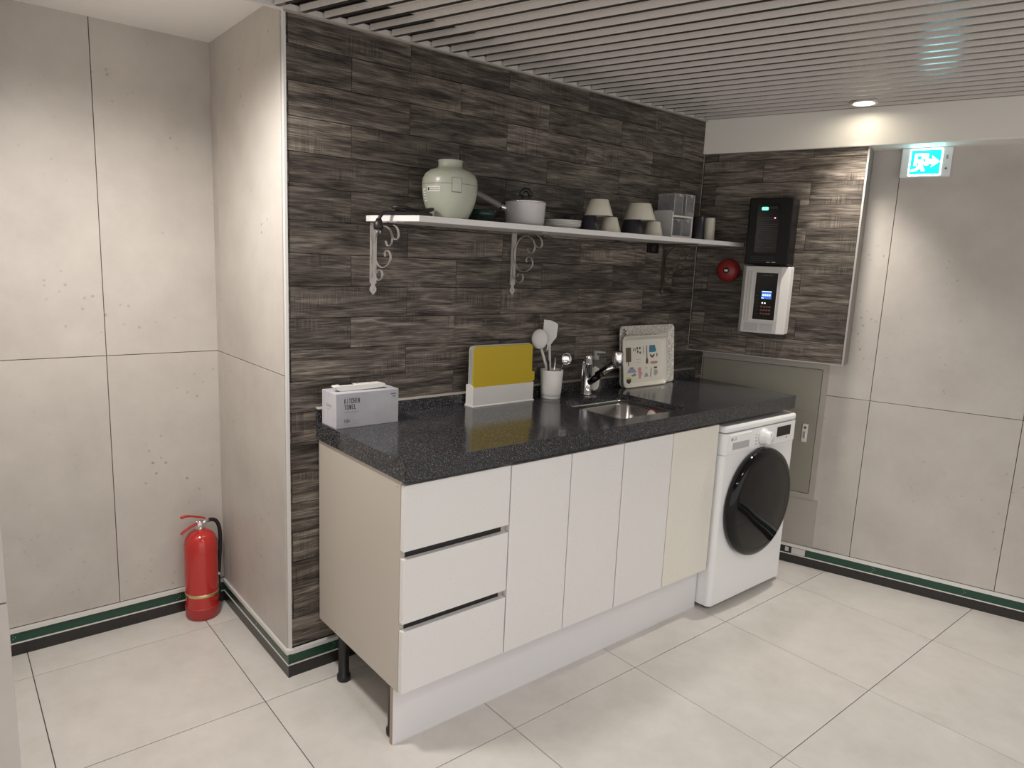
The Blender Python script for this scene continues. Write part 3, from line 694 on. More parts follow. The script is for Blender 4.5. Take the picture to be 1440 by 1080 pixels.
cup(1.383, -0.140, SZ, 0.0485, 0.028, h1, 'cream', 'cream upside-down cup right of the black cup by the plates')
cup(1.318, -0.130, SZ+h1+0.0002, 0.0605, 0.038, 0.068, 'cream', 'larger cream cup on top of the cup pile by the plates')
cup(1.232, -0.048, SZ, 0.044, 0.027, h1, 'navy', 'black upside-down cup half hidden behind the plates')
cup(1.548, -0.120, SZ, 0.0525, 0.038, h1, 'navy', 'black upside-down cup in the lower row of the middle pile')
cup(1.671, -0.140, SZ, 0.0455, 0.029, h1, 'cream', 'small cream upside-down cup against the white spice rack')
cup(1.585, -0.128, SZ+h1+0.0002, 0.0715, 0.046, 0.073, 'cream', 'widest cream cup on top of the pile by the spice rack')
cup(2.050, -0.110, SZ, 0.033, 0.029, 0.115, 'navy', 'tall black upside-down tumbler right of the spice rack')
cup(2.138, -0.110, SZ, 0.0305, 0.0265, 0.115, 'cream', 'tall cream upside-down tumbler last on the right of the shelf')
rk = empty('spice_rack', (1.797, -0.145, SZ), label='white spice rack with clear drawers on the shelf', cat='rack')
for x in (0, 0.150):
    MB().prism([(0, 0), (0.108, 0), (0.108, 0.128), (0.012, 0.128), (0.0, 0.118)], x, x+0.006, 'yz').build('side_panel', 'whitepl', rk)
MB().box(0.006, 0.150, 0.001, 0.107, 0.006, 0.014).build('bottom_shelf', 'whitepl', rk)
MB().box(0.006, 0.150, 0.001, 0.107, 0.098, 0.106).build('top_shelf', 'whitepl', rk)
MB().box(0.006, 0.150, 0.103, 0.107, 0.014, 0.120).build('back_panel', 'whitepl', rk)
def jarbox(x0, x1, y0, y1, z0, z1, tilt=0):
    t = 0.0022
    m = MB().box(x0, x1, y0, y0+t, z0, z1).box(x0, x1, y1-t, y1, z0, z1).box(x0, x0+t, y0+t, y1-t, z0, z1).box(x1-t, x1, y0+t, y1-t, z0, z1).box(x0+t, x1-t, y0+t, y1-t, z0, z0+t)
    o = m.build('clear_drawer', 'clear', rk)
    MB().box(x0-0.001, x1+0.001, y0-0.002, y1, z1, z1+0.004).build('lid', 'clearrim', o)
    MB().cbox((x0+x1)/2-0.006, (x0+x1)/2+0.006, y0-0.010, y0-0.0005, z1-0.010, z1+0.004, 0.002).build('knob', 'clearrim', o)
    for a in (x0, x1-0.004): MB().box(a, a+0.004, y0-0.0012, y0, z0, z1).build('rim', 'clearrim', o)
    return o
jarbox(0.009, 0.0755, 0.004, 0.098, 0.0142, 0.086); jarbox(0.0805, 0.147, 0.004, 0.098, 0.0142, 0.086)
jarbox(0.009, 0.0755, 0.004, 0.098, 0.1062, 0.200); jarbox(0.0805, 0.147, -0.008, 0.090, 0.1062, 0.200)

# ------------------------------------------------------------------ things on the worktop
kb = empty('towel_carton', (0.108, -0.145, CT), label='pale marbled kitchen towel carton on the left end of the worktop', cat='carton')
MB().cbox(0, 0.238, 0, 0.106, 0, 0.119, 0.0015).build('carton', 'box', kb)
blocks('KITCHEN', 0.0585, 0.0165, 'ink', kb, (0.030, -0.0001, 0.0835))
blocks('TOWEL', 0.0450, 0.0165, 'ink', kb, (0.030, -0.0001, 0.0632))
text('lettering', '페이퍼 키친타월', 0.008, 'midgrey', kb, (0.030, -0.0003, 0.0515), width=0.053)
blocks('150+', 0.0235, 0.0115, 'ink', kb, (0.0285, -0.0001, 0.0185), 0.20)
for (a, b, z, h_) in ((0.030, 0.075, 0.1035, 0.0016), (0.062, 0.088, 0.0225, 0.0016), (0.029, 0.043, 0.0105, 0.0016), (0.050, 0.060, 0.0105, 0.0016), (0.066, 0.088, 0.0125, 0.0016)):
    MB().box(a, b, -0.0003, 0, z, z+h_).build('small_print', 'midgrey', kb)
for (a, b, z) in ((0.206, 0.228, 0.1015), (0.214, 0.226, 0.0925)): MB().box(a, b, -0.0003, 0, z, z+0.003).build('small_print', 'darkgrey', kb)
for (a, b, z, h_) in ((0.032, 0.072, 0.068, 0.0085), (0.040, 0.064, 0.060, 0.002)): MB().box(-0.0003, 0, a, b, z, z+h_).build('side_print', 'midgrey', kb)
wd = empty('handheld_device', (0.118, -0.100, CT+0.119), -0.03, label='slim white handheld device lying on the towel carton', cat='appliance')
MB().prism([(0.0, 0.013), (0.0, 0.020), (0.020, 0.0215), (0.170, 0.0215), (0.190, 0.017), (0.193, 0.011), (0.186, 0.005), (0.150, 0.002), (0.045, 0.0), (0.022, 0.0), (0.012, 0.006), (0.008, 0.013)], -0.013, 0.013).build('casing', 'whitepl', wd, bevel=0.003)
MB().box(0.022, 0.072, -0.0095, 0.0095, 0.0213, 0.0222).build('dark_window', 'blackgloss', wd)
MB().lathe([(0, 0.0212), (0.004, 0.0212), (0.0035, 0.0226), (0, 0.0228)], n=14).build('button', 'midgrey', wd, (0.088, 0, 0))
cbs = empty('board_stand', (0.722, -0.082, CT), label='white stand holding the yellow and grey cutting boards', cat='stand')
MB().box(0, 0.316, 0.0, 0.0035, 0.006, 0.078).build('front_wall', 'whitepl', cbs)
MB().prism([(-0.004, 0.0), (0.050, 0.0), (0.050, 0.007), (0.002, 0.007), (-0.004, 0.003)], -0.003, 0.319, 'yz').build('base', 'whitepl', cbs)
for x in (0, 0.312): MB().prism([(0.0035, 0.007), (0.048, 0.007), (0.048, 0.086), (0.025, 0.090), (0.0035, 0.078)], x, x+0.004, 'yz').build('side_wall', 'whitepl', cbs)
MB().box(0.004, 0.312, 0.0450, 0.048, 0.007, 0.086).build('rear_wall', 'whitepl', cbs)
def board(name, x0, x1, y, h, m, tab, label):
    z0 = 0.0075; R = 0.014
    out = [(x0, z0), (x1, z0), (x1, h-R)]
    if tab: out = [(x0, z0), (x1, z0), (x1, tab[0]), (x1+0.016, tab[0]+0.003), (x1+0.016, tab[1]-0.003), (x1, tab[1]), (x1, h-R)]
    for k in range(6): a = PI/2*k/5; out.append((x1-R+R*math.cos(a), h-R+R*math.sin(a)))
    for k in range(6): a = PI/2+PI/2*k/5; out.append((x0+R+R*math.cos(a), h-R+R*math.sin(a)))
    b = empty(name, (0.722, -0.082, CT), label=label, cat='cutting board', group='cutting boards in the white stand')
    MB().prism(out, y, y+0.0075).build('board', m, b)
    MB().prism([(a, c) for a, c in rrect(x0+0.008, x1-0.008, z0+0.02, h-0.009, 0.010)], y-0.0006, y).build('raised_face', m, b)
board('cutting_board', 0.004, 0.309, 0.0065, 0.238, 'yellow', (0.082, 0.124), 'yellow cutting board at the front of the white stand')
board('cutting_board', 0.005, 0.308, 0.0155, 0.2425, 'boardgrey', None, 'grey cutting board behind the yellow one in the stand')
board('cutting_board', 0.005, 0.304, 0.0250, 0.238, 'boardblue', (0.145, 0.185), 'pale blue cutting board whose tab shows behind the yellow one')
board('cutting_board', 0.005, 0.304, 0.0345, 0.238, 'boardbeige', (0.188, 0.226), 'rearmost beige cutting board of which only a tab shows')
CX, CY = 1.148, -0.074
cu = empty('utensil_cup', (CX, CY, CT), label='white round cup holding spatulas and spoons by the boards', cat='cup')
MB().lathe([(0, 0), (0.0415, 0), (0.0425, 0.003), (0.0425, 0.017), (0.0435, 0.0175), (0.0435, 0.0195), (0.044, 0.021), (0.0495, 0.122), (0.0485, 0.123), (0.0465, 0.122), (0.041, 0.006), (0, 0.005)], n=44).build('vessel', 'whitepl', cu)
def rod(name, m, parent, p, q, r0_, r1_=None): return MB().tube([p, [(a+b)/2 for a, b in zip(p, q)], q], [r0_, ((r1_ or r0_)+r0_)/2, r1_ or r0_], 10).build(name, m, parent)
def facing(poly, c, yaw, t, lean=0.0):
    """outline (u along the view's right, v up) turned to face the viewer"""
    m = MB(); m.prism(poly, -t/2, t/2); ca, sa = math.cos(yaw), math.sin(yaw)
    m.v = [(c[0]+x*ca-(y+z*lean)*sa, c[1]+x*sa+(y+z*lean)*ca, c[2]+z) for x, y, z in m.v]; return m
VY = -0.70
tu = empty('spatula', (CX, CY, CT+0.006), label='white silicone spatula standing tallest in the utensil cup', cat='spatula')
rod('handle', 'whitepl', tu, (0.004, 0.004, 0.0), (-0.004, 0.020, 0.215), 0.0055, 0.0058)
facing([(-0.011, -0.02), (-0.009, 0.0), (-0.004, 0.012), (0.002, 0.012), (0.008, 0.0)][::-1], (-0.004, 0.020, 0.215), VY, 0.009).build('neck', 'whitepl', tu)
facing([(-0.006, -0.004), (0.006, -0.004), (0.020, 0.018), (0.031, 0.032), (0.036, 0.085), (0.030, 0.093), (0.004, 0.104), (-0.025, 0.106), (-0.026, 0.060), (-0.016, 0.022)], (-0.006, 0.022, 0.222), VY, 0.007).build('blade', 'whitepl', tu)
la = empty('ladle', (CX, CY, CT+0.006), label='white silicone ladle leaning left in the utensil cup', cat='ladle')
rod('handle', 'whitepl', la, (0.012, -0.016, 0.0), (-0.058, 0.018, 0.220), 0.0055, 0.006)
def bowl_cap(c, r, m, name, parent, yaw, deep=0.55, lean=0.2, sz=1.0):
    mb = MB(); P = []
    for k in range(7): a = PI/2*k/6; P.append((r*math.sin(a), -r*deep*math.cos(a)))
    P += [(r*0.94*math.sin(PI/2*k/6), -r*deep*0.9*math.cos(PI/2*k/6)) for k in range(6, -1, -1)]
    mb.lathe(P, n=26)
    o = mb.build(name, m, parent); o.location = c; o.rotation_euler = (PI/2+lean, 0, yaw); o.scale = (1, sz, 1); return o
bowl_cap((-0.062, 0.020, 0.248), 0.035, 'whitepl', 'scoop', la, VY+PI, 0.42, 0.15, 1.22)
ts = empty('table_spoon', (CX, CY, CT+0.006), label='shiny steel spoon leaning right out of the utensil cup', cat='spoon')
rod('handle', 'steel', ts, (-0.012, 0.012, 0.0), (0.056, -0.010, 0.138), 0.0025, 0.0028)
bowl_cap((0.071, -0.014, 0.160), 0.0205, 'chrome', 'scoop', ts, VY, 0.45, -0.12, 1.25)
th = tag(rod('thin_spoon_handle', 'chrome', None, (CX+0.012, CY+0.008, CT+0.006), (CX-0.002, CY-0.020, CT+0.176), 0.0022, 0.0030), 'thin steel handle sticking up in the middle of the utensil cup', 'spoon')
wh = tag(rod('dark_utensil_handle', 'blackplastic', None, (CX-0.018, CY-0.010, CT+0.006), (CX-0.036, CY-0.012, CT+0.165), 0.004, 0.0048), 'dark thin handle at the left rim of the utensil cup', 'utensil')
fa = empty('faucet', (1.350, -0.092, CT), label='chrome kitchen faucet with black pull-out spray arm behind the sink', cat='faucet')
MB().lathe([(0, 0), (0.026, 0), (0.026, 0.006), (0.0215, 0.010), (0.0205, 0.135), (0.0225, 0.137), (0.0225, 0.141), (0.020, 0.143), (0.0195, 0.172), (0.016, 0.178), (0, 0.179)], n=32).build('column', 'chrome', fa)
rod('lever', 'chrome', fa, (0.0, 0.0, 0.146), (-0.027, 0.006, 0.145), 0.0050, 0.0042)
rod('lever_stem', 'chrome', fa, (-0.028, 0.006, 0.03), (-0.026, 0.006, 0.145), 0.0038, 0.0038)
ar = MB().tube([(0.000, -0.018, 0.060), (0.002, -0.062, 0.090)], [0.0165, 0.0150], 16).build('spray_grip', 'blackgloss', fa)
MB().tube([(0.002, -0.060, 0.089), (0.006, -0.142, 0.146)], [0.0130, 0.0115], 16).build('spray_arm', 'chrome', fa)
MB().tube([(-0.004, -0.058, 0.101), (0.000, -0.142, 0.158)], [0.0095, 0.0085], 12).build('arm_cover', 'blackgloss', fa)
hd = MB().lathe([(0, -0.038), (0.010, -0.038), (0.012, -0.031), (0.020, -0.029), (0.0225, -0.026), (0.0225, 0.029), (0.020, 0.033), (0, 0.034)], (0.014, -0.158, 0.178), 28).build('spray_head', 'chrome', fa)
MB().lathe([(0, 0), (0.010, 0), (0.010, 0.001), (0, 0.001)], n=18).build('spray_button', 'blackgloss', hd, (0.018, -0.166, 0.2122))
bo = empty('soap_bottle', (1.428, -0.062, CT), label='clear soap pump bottle with a pale oval label behind the faucet', cat='bottle')
MB().lathe([(0, 0), (0.030, 0), (0.0325, 0.004), (0.0325, 0.120), (0.028, 0.132), (0.015, 0.140), (0.014, 0.148), (0, 0.148)], n=32).build('bottle', 'bottle', bo)
MB().lathe([(0, 0.148), (0.0165, 0.148), (0.0165, 0.166), (0.008, 0.168), (0.006, 0.178), (0, 0.178)], n=24).build('cap', 'greypl', bo)
pm = MB().tube([(-0.010, 0.004, 0.181), (0.008, -0.004, 0.183), (0.042, -0.020, 0.180)], [0.006, 0.006, 0.004], 8).build('pump_spout', 'greypl', bo)
def lab():
    m = MB(); vs = []; n, k_ = 10, 14; base = math.radians(-90-42)
    for j in range(k_+1):
        v = -1+2*j/k_; wdt = 44*math.sqrt(max(0.0, 1-abs(v)**3.2))
        for i in range(n+1):
            a = base+math.radians(-wdt+2*wdt*i/n); vs.append((0.0329*math.cos(a), 0.0329*math.sin(a), 0.066+0.056*v))
    fs = [(j*(n+1)+i, j*(n+1)+i+1, (j+1)*(n+1)+i+1, (j+1)*(n+1)+i) for j in range(k_) for i in range(n)]
    return m.add(vs, fs, True)
lb = lab().build('label', 'paper', bo)
def tray(name, label, x0, x1, y0, h, lean, mt, rim, rad):
    t = empty(name, (x0, y0, CT+0.001), label=label, cat='tray', group='trays leaning on the wall'); t.rotation_euler[0] = -lean
    w = x1-x0
    loops = [(0.0, 0.0, 0.0), (0.0, -0.004, 0.0), (0.004, -0.006, 0.0), (rim*0.55, 0.001, 0.0), (rim, 0.008, 0.0)]
    V = []; n = 0
    for ins, y, _ in loops:
        L_ = [(a, y, b) for a, b in rrect(ins, w-ins, ins, h-ins, max(0.006, rad-ins*0.6), 6)]; n = len(L_); V += L_
    F = []
    for i in range(len(loops)-1):
        for k in range(n): F.append((i*n+k, i*n+(k+1) % n, (i+1)*n+(k+1) % n, (i+1)*n+k))
    F.append(tuple((len(loops)-1)*n+k for k in range(n)))
    B = len(V); V += [(a, 0.0125, b) for a, b in rrect(rim*0.8, w-rim*0.8, rim*0.8, h-rim*0.8, max(0.006, rad-rim*0.5), 6)]
    for k in range(n): F.append((k, B+k, B+(k+1) % n, (k+1) % n))
    F.append(tuple(B+k for k in range(n-1, -1, -1)))
    o = MB().add(V, F).build('body', mt, t)
    return t
t1 = tray('serving_tray', 'larger speckled square tray at the back against the wall', 1.618, 2.030, -0.052, 0.292, 0.085, 'tray', 0.040, 0.022)
for k, (x, z) in enumerate(((0.018, 0.270), (0.026, 0.262), (0.016, 0.254), (0.024, 0.246))):
    MB().prism([(x, z), (x+0.012, z+0.003), (x+0.007, z+0.010)], -0.0085, -0.0070).build('print_mark', 'ink', t1)
t2 = tray('serving_tray', 'smaller ivory tray printed with kitchen tools in front of the speckled one', 1.610, 1.935, -0.083, 0.246, 0.115, 'tray2', 0.020, 0.026)
def ic(poly, m): 
    MB().prism([(a*0.325, b*0.246) for a, b in poly], 0.0074, 0.0079).build('printed_icon', m, t2)
def rc(x0, x1, z0, z1): return [(x0, z0), (x1, z0), (x1, z1), (x0, z1)]
def el(cx, cz, rx, rz, n=14): return [(cx+rx*math.cos(2*PI*k/n), cz+rz*math.sin(2*PI*k/n)) for k in range(n)]
ic([(0.10, 0.50), (0.145, 0.50), (0.145, 0.43), (0.165, 0.43), (0.165, 0.50), (0.215, 0.50), (0.215, 0.78), (0.10, 0.78)], 'pbrown')
for x in (0.26, 0.30): ic(rc(x, x+0.015, 0.70, 0.76), 'darkgrey')
for x, z in ((0.355, 0.755), (0.365, 0.69), (0.42, 0.665), (0.415, 0.755)): ic(el(x, z, 0.018, 0.026), 'darkgrey')
ic(rc(0.488, 0.496, 0.64, 0.79), 'darkgrey')
ic([(0.545, 0.44), (0.605, 0.44), (0.60, 0.52), (0.585, 0.56), (0.58, 0.80), (0.565, 0.80), (0.567, 0.56), (0.55, 0.52)], 'pbrown')
ic([(0.63, 0.66), (0.76, 0.66), (0.80, 0.68), (0.78, 0.74), (0.765, 0.80), (0.635, 0.80)], 'pblue')
ic([(0.64, 0.62), (0.66, 0.57), (0.70, 0.545), (0.74, 0.57), (0.76, 0.62), (0.735, 0.62), (0.70, 0.585), (0.665, 0.62)], 'darkgrey')
ic(el(0.81, 0.60, 0.018, 0.04), 'polive')
ic([(0.645, 0.455), (0.68, 0.475), (0.80, 0.475), (0.835, 0.46), (0.80, 0.425), (0.68, 0.425)], 'prose')
for z in (0.47, 0.535): ic(rc(0.33, 0.43, z, z+0.006), 'midgrey')
ic([(0.12, 0.285), (0.33, 0.285), (0.30, 0.345), (0.25, 0.37), (0.19, 0.37), (0.15, 0.345)], 'plilac'); ic(rc(0.18, 0.27, 0.372, 0.385), 'ink')
ic([(0.20, 0.235), (0.25, 0.25), (0.28, 0.27), (0.33, 0.24), (0.29, 0.215), (0.24, 0.21)], 'polive')
ic([(0.36, 0.36), (0.41, 0.385), (0.44, 0.36), (0.435, 0.29), (0.47, 0.26), (0.44, 0.22), (0.42, 0.15), (0.39, 0.15), (0.38, 0.23)], 'ppink')
ic([(0.51, 0.18), (0.60, 0.18), (0.585, 0.24), (0.555, 0.26), (0.525, 0.24)], 'plilac')
ic(el(0.555, 0.355, 0.022, 0.010), 'polive'); ic([(0.64, 0.17), (0.66, 0.17), (0.685, 0.34), (0.67, 0.36), (0.655, 0.28)], 'polive')
ic([(0.74, 0.315), (0.81, 0.30), (0.83, 0.25), (0.80, 0.20), (0.76, 0.185), (0.73, 0.22)], 'midgrey'); ic(rc(0.735, 0.81, 0.33, 0.365), 'darkgrey')
ic([(0.155, 0.075), (0.185, 0.09), (0.205, 0.125), (0.205, 0.165), (0.105, 0.165), (0.105, 0.125), (0.125, 0.09)], 'ink'); ic([(0.105, 0.167), (0.205, 0.167), (0.205, 0.19), (0.175, 0.205), (0.125, 0.205), (0.105, 0.19)], 'pyellow'); ic(rc(0.12, 0.19, 0.125, 0.140), 'pyellow')

# ------------------------------------------------------------------ things on the right wall
al = RW('alarm_repeater', label='black wall unit with a glowing green display above the pale alarm panel', cat='alarm')
MB().cbox(0.283, 0.480, -0.135, -0.001, 1.535, 1.842, 0.005).build('case', 'blackbox', al)
fp = MB().prism([(0.324, 1.590), (0.424, 1.590), (0.424, 1.818), (0.324, 1.818)], -0.1365, -0.135).build('front_plate', 'blackgloss', al)
MB().prism(rrect(0.342, 0.371, 1.786, 1.800, 0.004), -0.1372, -0.1364).build('green_display', 'ledgreen', al)
DIM = [(0.375, 0.412, -0.1370, -0.1365, z, z+0.0022) for z in (1.793, 1.799)]+[(0.342, 0.400, -0.1370, -0.1365, z, z+0.0020) for z in (1.752, 1.742)]
DIM += [(0.331, 0.350, -0.1370, -0.1365, 1.612, 1.6145), (0.372, 0.408, -0.1370, -0.1365, 1.612, 1.6145)]
DIM += [(0.336, 0.336+0.06+0.012*((i*7) % 3), -0.1370, -0.1365, 1.640+i*0.010, 1.6412+i*0.010) for i in range(9)]+[(0.31, 0.42, -0.1356, -0.135, 1.552+i*0.009, 1.5530+i*0.009) for i in range(3)]
for b_ in DIM: MB().box(*b_).build('dim_print', 'printdim', al)
for b_ in ((0.385, 0.401), (0.408, 0.426)): MB().box(b_[0], b_[1], -0.1356, -0.135, 1.5445, 1.5470).build('logo_print', 'panelgrey', al)
MB().disc((0.405, 1.750), 0.0035, -0.1365).build('red_lamp', 'ledred', al)
ap = RW('alarm_controller', label='pale grey alarm control panel with a small blue screen', cat='alarm')
MB().prism([(0.266, -0.001), (0.266, -0.070), (0.286, -0.098), (0.452, -0.098), (0.487, -0.078), (0.487, -0.001)], 1.206, 1.527, 'xy').build('case', 'panelgrey', ap, bevel=0.003)
for i in range(3): MB().cbox(0.288+i*0.0140, 0.2945+i*0.0140, -0.1035, -0.096, 1.262, 1.502, 0.0018).build('rib', 'panelgrey', ap)
MB().box(0.335, 0.441, -0.0995, -0.0975, 1.268, 1.498).build('screen_frame', 'whitepl', ap)
MB().box(0.338, 0.438, -0.1005, -0.0995, 1.272, 1.496).build('keypad_plate', 'blackgloss', ap)
lc = MB().box(0.371, 0.417, -0.1015, -0.1005, 1.372, 1.410).build('lcd', 'lcdblue', ap)
ll = MB().box(0.372, 0.416, -0.1019, -0.1014, 1.405, 1.409)
for i in range(4): ll.box(0.375+i*0.010, 0.3825+i*0.010, -0.1019, -0.1014, 1.386, 1.395)
ll.box(0.372, 0.382, -0.1019, -0.1014, 1.374, 1.378); ll.build('lcd_text', 'lcdwhite', lc)
for x in (0.378, 0.390): MB().disc((x, 1.352), 0.0032, -0.1005).build('lamp', 'ledwhite', ap)
for i in range(4):
    for j in range(3): MB().box(0.371+i*0.0125, 0.380+i*0.0125, -0.1014, -0.1005, 1.298+j*0.0165, 1.305+j*0.0165).build('key', 'printred', ap)
for i in range(5): MB().box(0.362+i*0.011, 0.369+i*0.011, -0.1010, -0.1005, 1.482, 1.486).build('dim_print', 'printdim', ap)
for i in range(6): MB().box(0.345, 0.361, -0.1010, -0.1005, 1.30+i*0.017, 1.3015+i*0.017).build('dim_print', 'printdim', ap)
for a, b in ((0.300, 0.368), (0.374, 0.436)): MB().box(a, b, -0.0986, -0.0978, 1.214, 1.254).build('notice_label', 'boardgrey', ap)
be = RW('fire_bell', label='round red fire bell beside the alarm panels', cat='bell')
MB().lathe([(0, 0), (0.052, 0), (0.057, 0.006), (0.057, 0.022), (0.052, 0.034), (0.035, 0.046), (0.016, 0.050), (0, 0.050)], (0.177, -0.001, 1.500), 40, 'y').build('gong', 'redbell', be)
MB().lathe([(0, 0.050), (0.015, 0.050), (0.014, 0.053), (0, 0.0535)], (0.177, -0.001, 1.500), 20, 'y').build('boss', 'blackplastic', be)
MB().box(0.169, 0.185, -0.0556, -0.0545, 1.495, 1.505).build('badge', 'paper', be)
hc = RW('wall_cabinet', label='grey olive metal wall cabinet with a latch beside the washing machine', cat='cabinet')
MB().box(0.005, 0.672, T-0.014, T, 0.360, 0.388).build('frame_rail', 'greymetal', hc)
MB().box(0.005, 0.672, T-0.014, T, 1.034, 1.064).build('frame_rail', 'greymetal', hc)
MB().box(0.005, 0.045, T-0.014, T, 0.388, 1.034).build('frame_stile', 'greymetal', hc)
MB().box(0.648, 0.672, T-0.014, T, 0.388, 1.034).build('frame_stile', 'greymetal', hc)
hdr = MB().cbox(0.0475, 0.6455, T-0.0125, T-0.001, 0.3905, 1.0315, 0.0015).build('door', 'olive', hc)
lt = MB().cbox(0.583, 0.609, T-0.019, T-0.0125, 0.655, 0.750, 0.002).build('latch', 'whitepl', hdr)
MB().cbox(0.590, 0.602, T-0.023, T-0.019, 0.675, 0.710, 0.0015).build('latch_lever', 'chrome', hc)
MB().lathe([(0, 0), (0.006, 0), (0.006, 0.002), (0, 0.002)], (0.596, T-0.019, 0.730), 14, 'y').build('lock', 'darkgrey', hc)
accp = RW('access_panel', label='plain grey metal panel under the wall cabinet', cat='panel')
MB().box(0.0, 0.693, T-0.0035, T-0.0005, 0.106, 0.357).build('sheet', 'greymetal', accp)
ex = RW('exit_sign', label='glowing cyan exit sign with a white arrow high on the wall', cat='exit sign')
E0, E1, EZ0, EZ1 = 0.868, 1.062, 1.945, 2.0725
MB().cbox(E0, E1, T-0.040, T-0.001, EZ0, EZ1, 0.004).build('case', 'whiteapp', ex)
MB().prism(rrect(E0+0.033, E0+0.158, EZ0+0.006, EZ1-0.006, 0.004), T-0.0412, T-0.0402).build('lit_border', 'exitwhite', ex)
MB().box(E0+0.038, E0+0.153, T-0.0420, T-0.0411, EZ0+0.0125, EZ1-0.011).build('lit_face', 'exitgreen', ex)
def sg(poly): MB().prism([(E0+0.038+a*0.115, EZ0+0.0125+b*0.104) for a, b in poly], T-0.0428, T-0.0419).build('pictogram', 'exitwhite', ex)
sg([(0.62, 0.42), (0.74, 0.42), (0.70, 0.28), (0.97, 0.51), (0.70, 0.76), (0.74, 0.62), (0.62, 0.62)])
def ring(a0, b0, a1, b1, t): return [(a0, b0), (a0, b1), (a1, b1), (a1, b0), (a1-t, b0), (a1-t, b1-t), (a0+t, b1-t), (a0+t, b0)]
sg([(0.11, 0.36), (0.13, 0.86), (0.58, 0.86), (0.60, 0.36), (0.50, 0.36), (0.49, 0.76), (0.22, 0.76), (0.21, 0.36)])
sg(el(0.41, 0.68, 0.055, 0.06))
sg([(0.24, 0.60), (0.40, 0.60), (0.50, 0.44), (0.56, 0.46), (0.50, 0.36), (0.42, 0.44), (0.44, 0.30), (0.52, 0.14), (0.40, 0.12), (0.34, 0.26), (0.22, 0.14), (0.04, 0.12), (0.05, 0.20), (0.18, 0.23), (0.27, 0.38), (0.28, 0.50), (0.18, 0.44), (0.14, 0.50)])
MB().lathe([(0, 0), (0.004, 0), (0.004, 0.002), (0, 0.002)], (E0+0.176, T-0.040, EZ0+0.035), 12, 'y').build('test_button', 'darkgrey', ex)
MB().box(E0+0.172, E0+0.180, T-0.0408, T-0.040, EZ0+0.075, EZ0+0.092).build('lamp_window', 'midgrey', ex)
# ------------------------------------------------------------------ downlight by the beam
dl = empty('downlight', (2.275, -0.735, HC), label='small bright recessed downlight in the slatted ceiling near the beam', cat='downlight')
MB().lathe([(0.040, 0.020), (0.040, -0.004), (0.043, -0.008), (0.052, -0.008), (0.054, -0.004), (0.050, 0.0), (0.050, 0.020)], n=36).build('ring', 'trimwhite', dl)
MB().lathe([(0, -0.0015), (0.0395, -0.0015), (0.0395, 0.004), (0, 0.004)], n=32).build('lamp_disc', 'led', dl)

# ------------------------------------------------------------------ fire extinguisher in the niche
fe = empty('fire_extinguisher', (-0.121, 0.618, 0), 0.0, label='red fire extinguisher standing on the floor in the niche corner', cat='fire extinguisher')
R_ = 0.0745
MB().lathe([(0, 0.0), (0.066, 0.0), (0.0715, 0.006), (0.0745, 0.020), (0.0765, 0.050), (0.0775, 0.056), (0.0765, 0.060), (0.0745, 0.061)], n=44).build('base', 'redbase', fe)
MB().lathe([(0.060, 0.045), (0.0745, 0.058), (R_, 0.062), (R_, 0.345), (0.0725, 0.372), (0.066, 0.395), (0.054, 0.413), (0.038, 0.424), (0.021, 0.428), (0.020, 0.432), (0, 0.433)], n=48).build('cylinder', 'red', fe)
MB().lathe([(R_+0.0002, 0.116), (R_+0.0012, 0.117), (R_+0.0012, 0.130), (R_+0.0002, 0.131)], n=48).build('band', 'gold', fe)
MB().lathe([(R_+0.0001, 0.338), (R_+0.0008, 0.339), (R_+0.0008, 0.342), (R_+0.0001, 0.343)], n=48).build('weld_ring', 'red', fe)
va = MB().lathe([(0, 0.430), (0.019, 0.430), (0.019, 0.442), (0.013, 0.446), (0.013, 0.470), (0.010, 0.474), (0, 0.474)], n=20).build('valve', 'chrome', fe)
HD = math.radians(180+20)
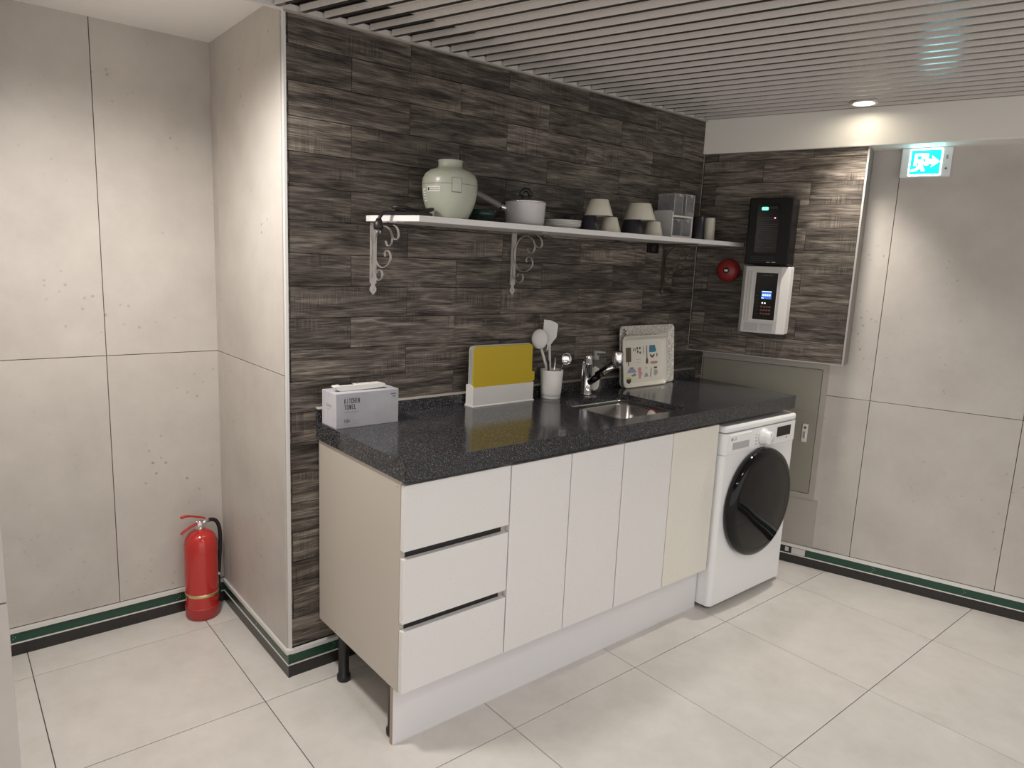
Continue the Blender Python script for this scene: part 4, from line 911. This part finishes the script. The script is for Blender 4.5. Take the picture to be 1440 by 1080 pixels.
def e3(r, z, o=0.0): return (r*math.cos(HD)-o*math.sin(HD), r*math.sin(HD)+o*math.cos(HD), z)
def lever(pts, wd_, th_, name, m):
    mb = MB(); vs = []
    for r, z in pts:
        for o in (-wd_, wd_):
            for dz in (-th_, th_): vs.append(e3(r, z+dz, o))
    fs = []
    for i in range(len(pts)-1):
        a, b = 4*i, 4*i+4
        fs += [(a, b, b+1, a+1), (a+2, a+3, b+3, b+2), (a, a+2, b+2, b), (a+1, b+1, b+3, a+3)]
    k = 4*len(pts)-4; fs += [(0, 1, 3, 2), (k, k+2, k+3, k+1)]
    return mb.add(vs, fs).build(name, m, fe, bevel=0.0015)
lever([(-0.026, 0.478), (-0.010, 0.487), (0.02, 0.499), (0.05, 0.511), (0.078, 0.517), (0.096, 0.514)], 0.009, 0.0045, 'squeeze_lever', 'red')
lever([(-0.006, 0.462), (0.02, 0.462), (0.05, 0.457), (0.08, 0.447), (0.098, 0.437)], 0.008, 0.0030, 'carry_handle', 'redbase')
MB().tube([e3(0.014, 0.452, 0.0), e3(0.018, 0.474, 0.008), e3(0.022, 0.480, 0.0)], 0.004, 8).build('safety_pin', 'chrome', fe)
MB().lathe([(0, 0), (0.011, 0), (0.011, 0.004), (0, 0.005)], n=18, axis='y').build('gauge', 'paper', fe, (-0.004, -0.013, 0.456))
MB().tube([e3(-0.012, 0.458), e3(-0.044, 0.462)], 0.0095, 12).build('hose_fitting', 'chrome', fe)
hz = [e3(-0.040, 0.461), e3(-0.062, 0.462), e3(-0.090, 0.447), e3(-0.106, 0.410), e3(-0.110, 0.350), e3(-0.104, 0.280), e3(-0.098, 0.215), e3(-0.094, 0.180)]
MB().tube(smooth3(hz), 0.0092, 12).build('hose', 'rubber', fe)
MB().tube([e3(-0.0945, 0.184), e3(-0.0935, 0.170)], 0.0105, 12).build('hose_ferrule', 'chrome', fe)
MB().tube([e3(-0.0938, 0.172), e3(-0.091, 0.10), e3(-0.090, 0.075)], [0.0085, 0.0105, 0.0115], 12).build('nozzle', 'rubber', fe)
fe.scale = (0.87, 0.87, 0.87)
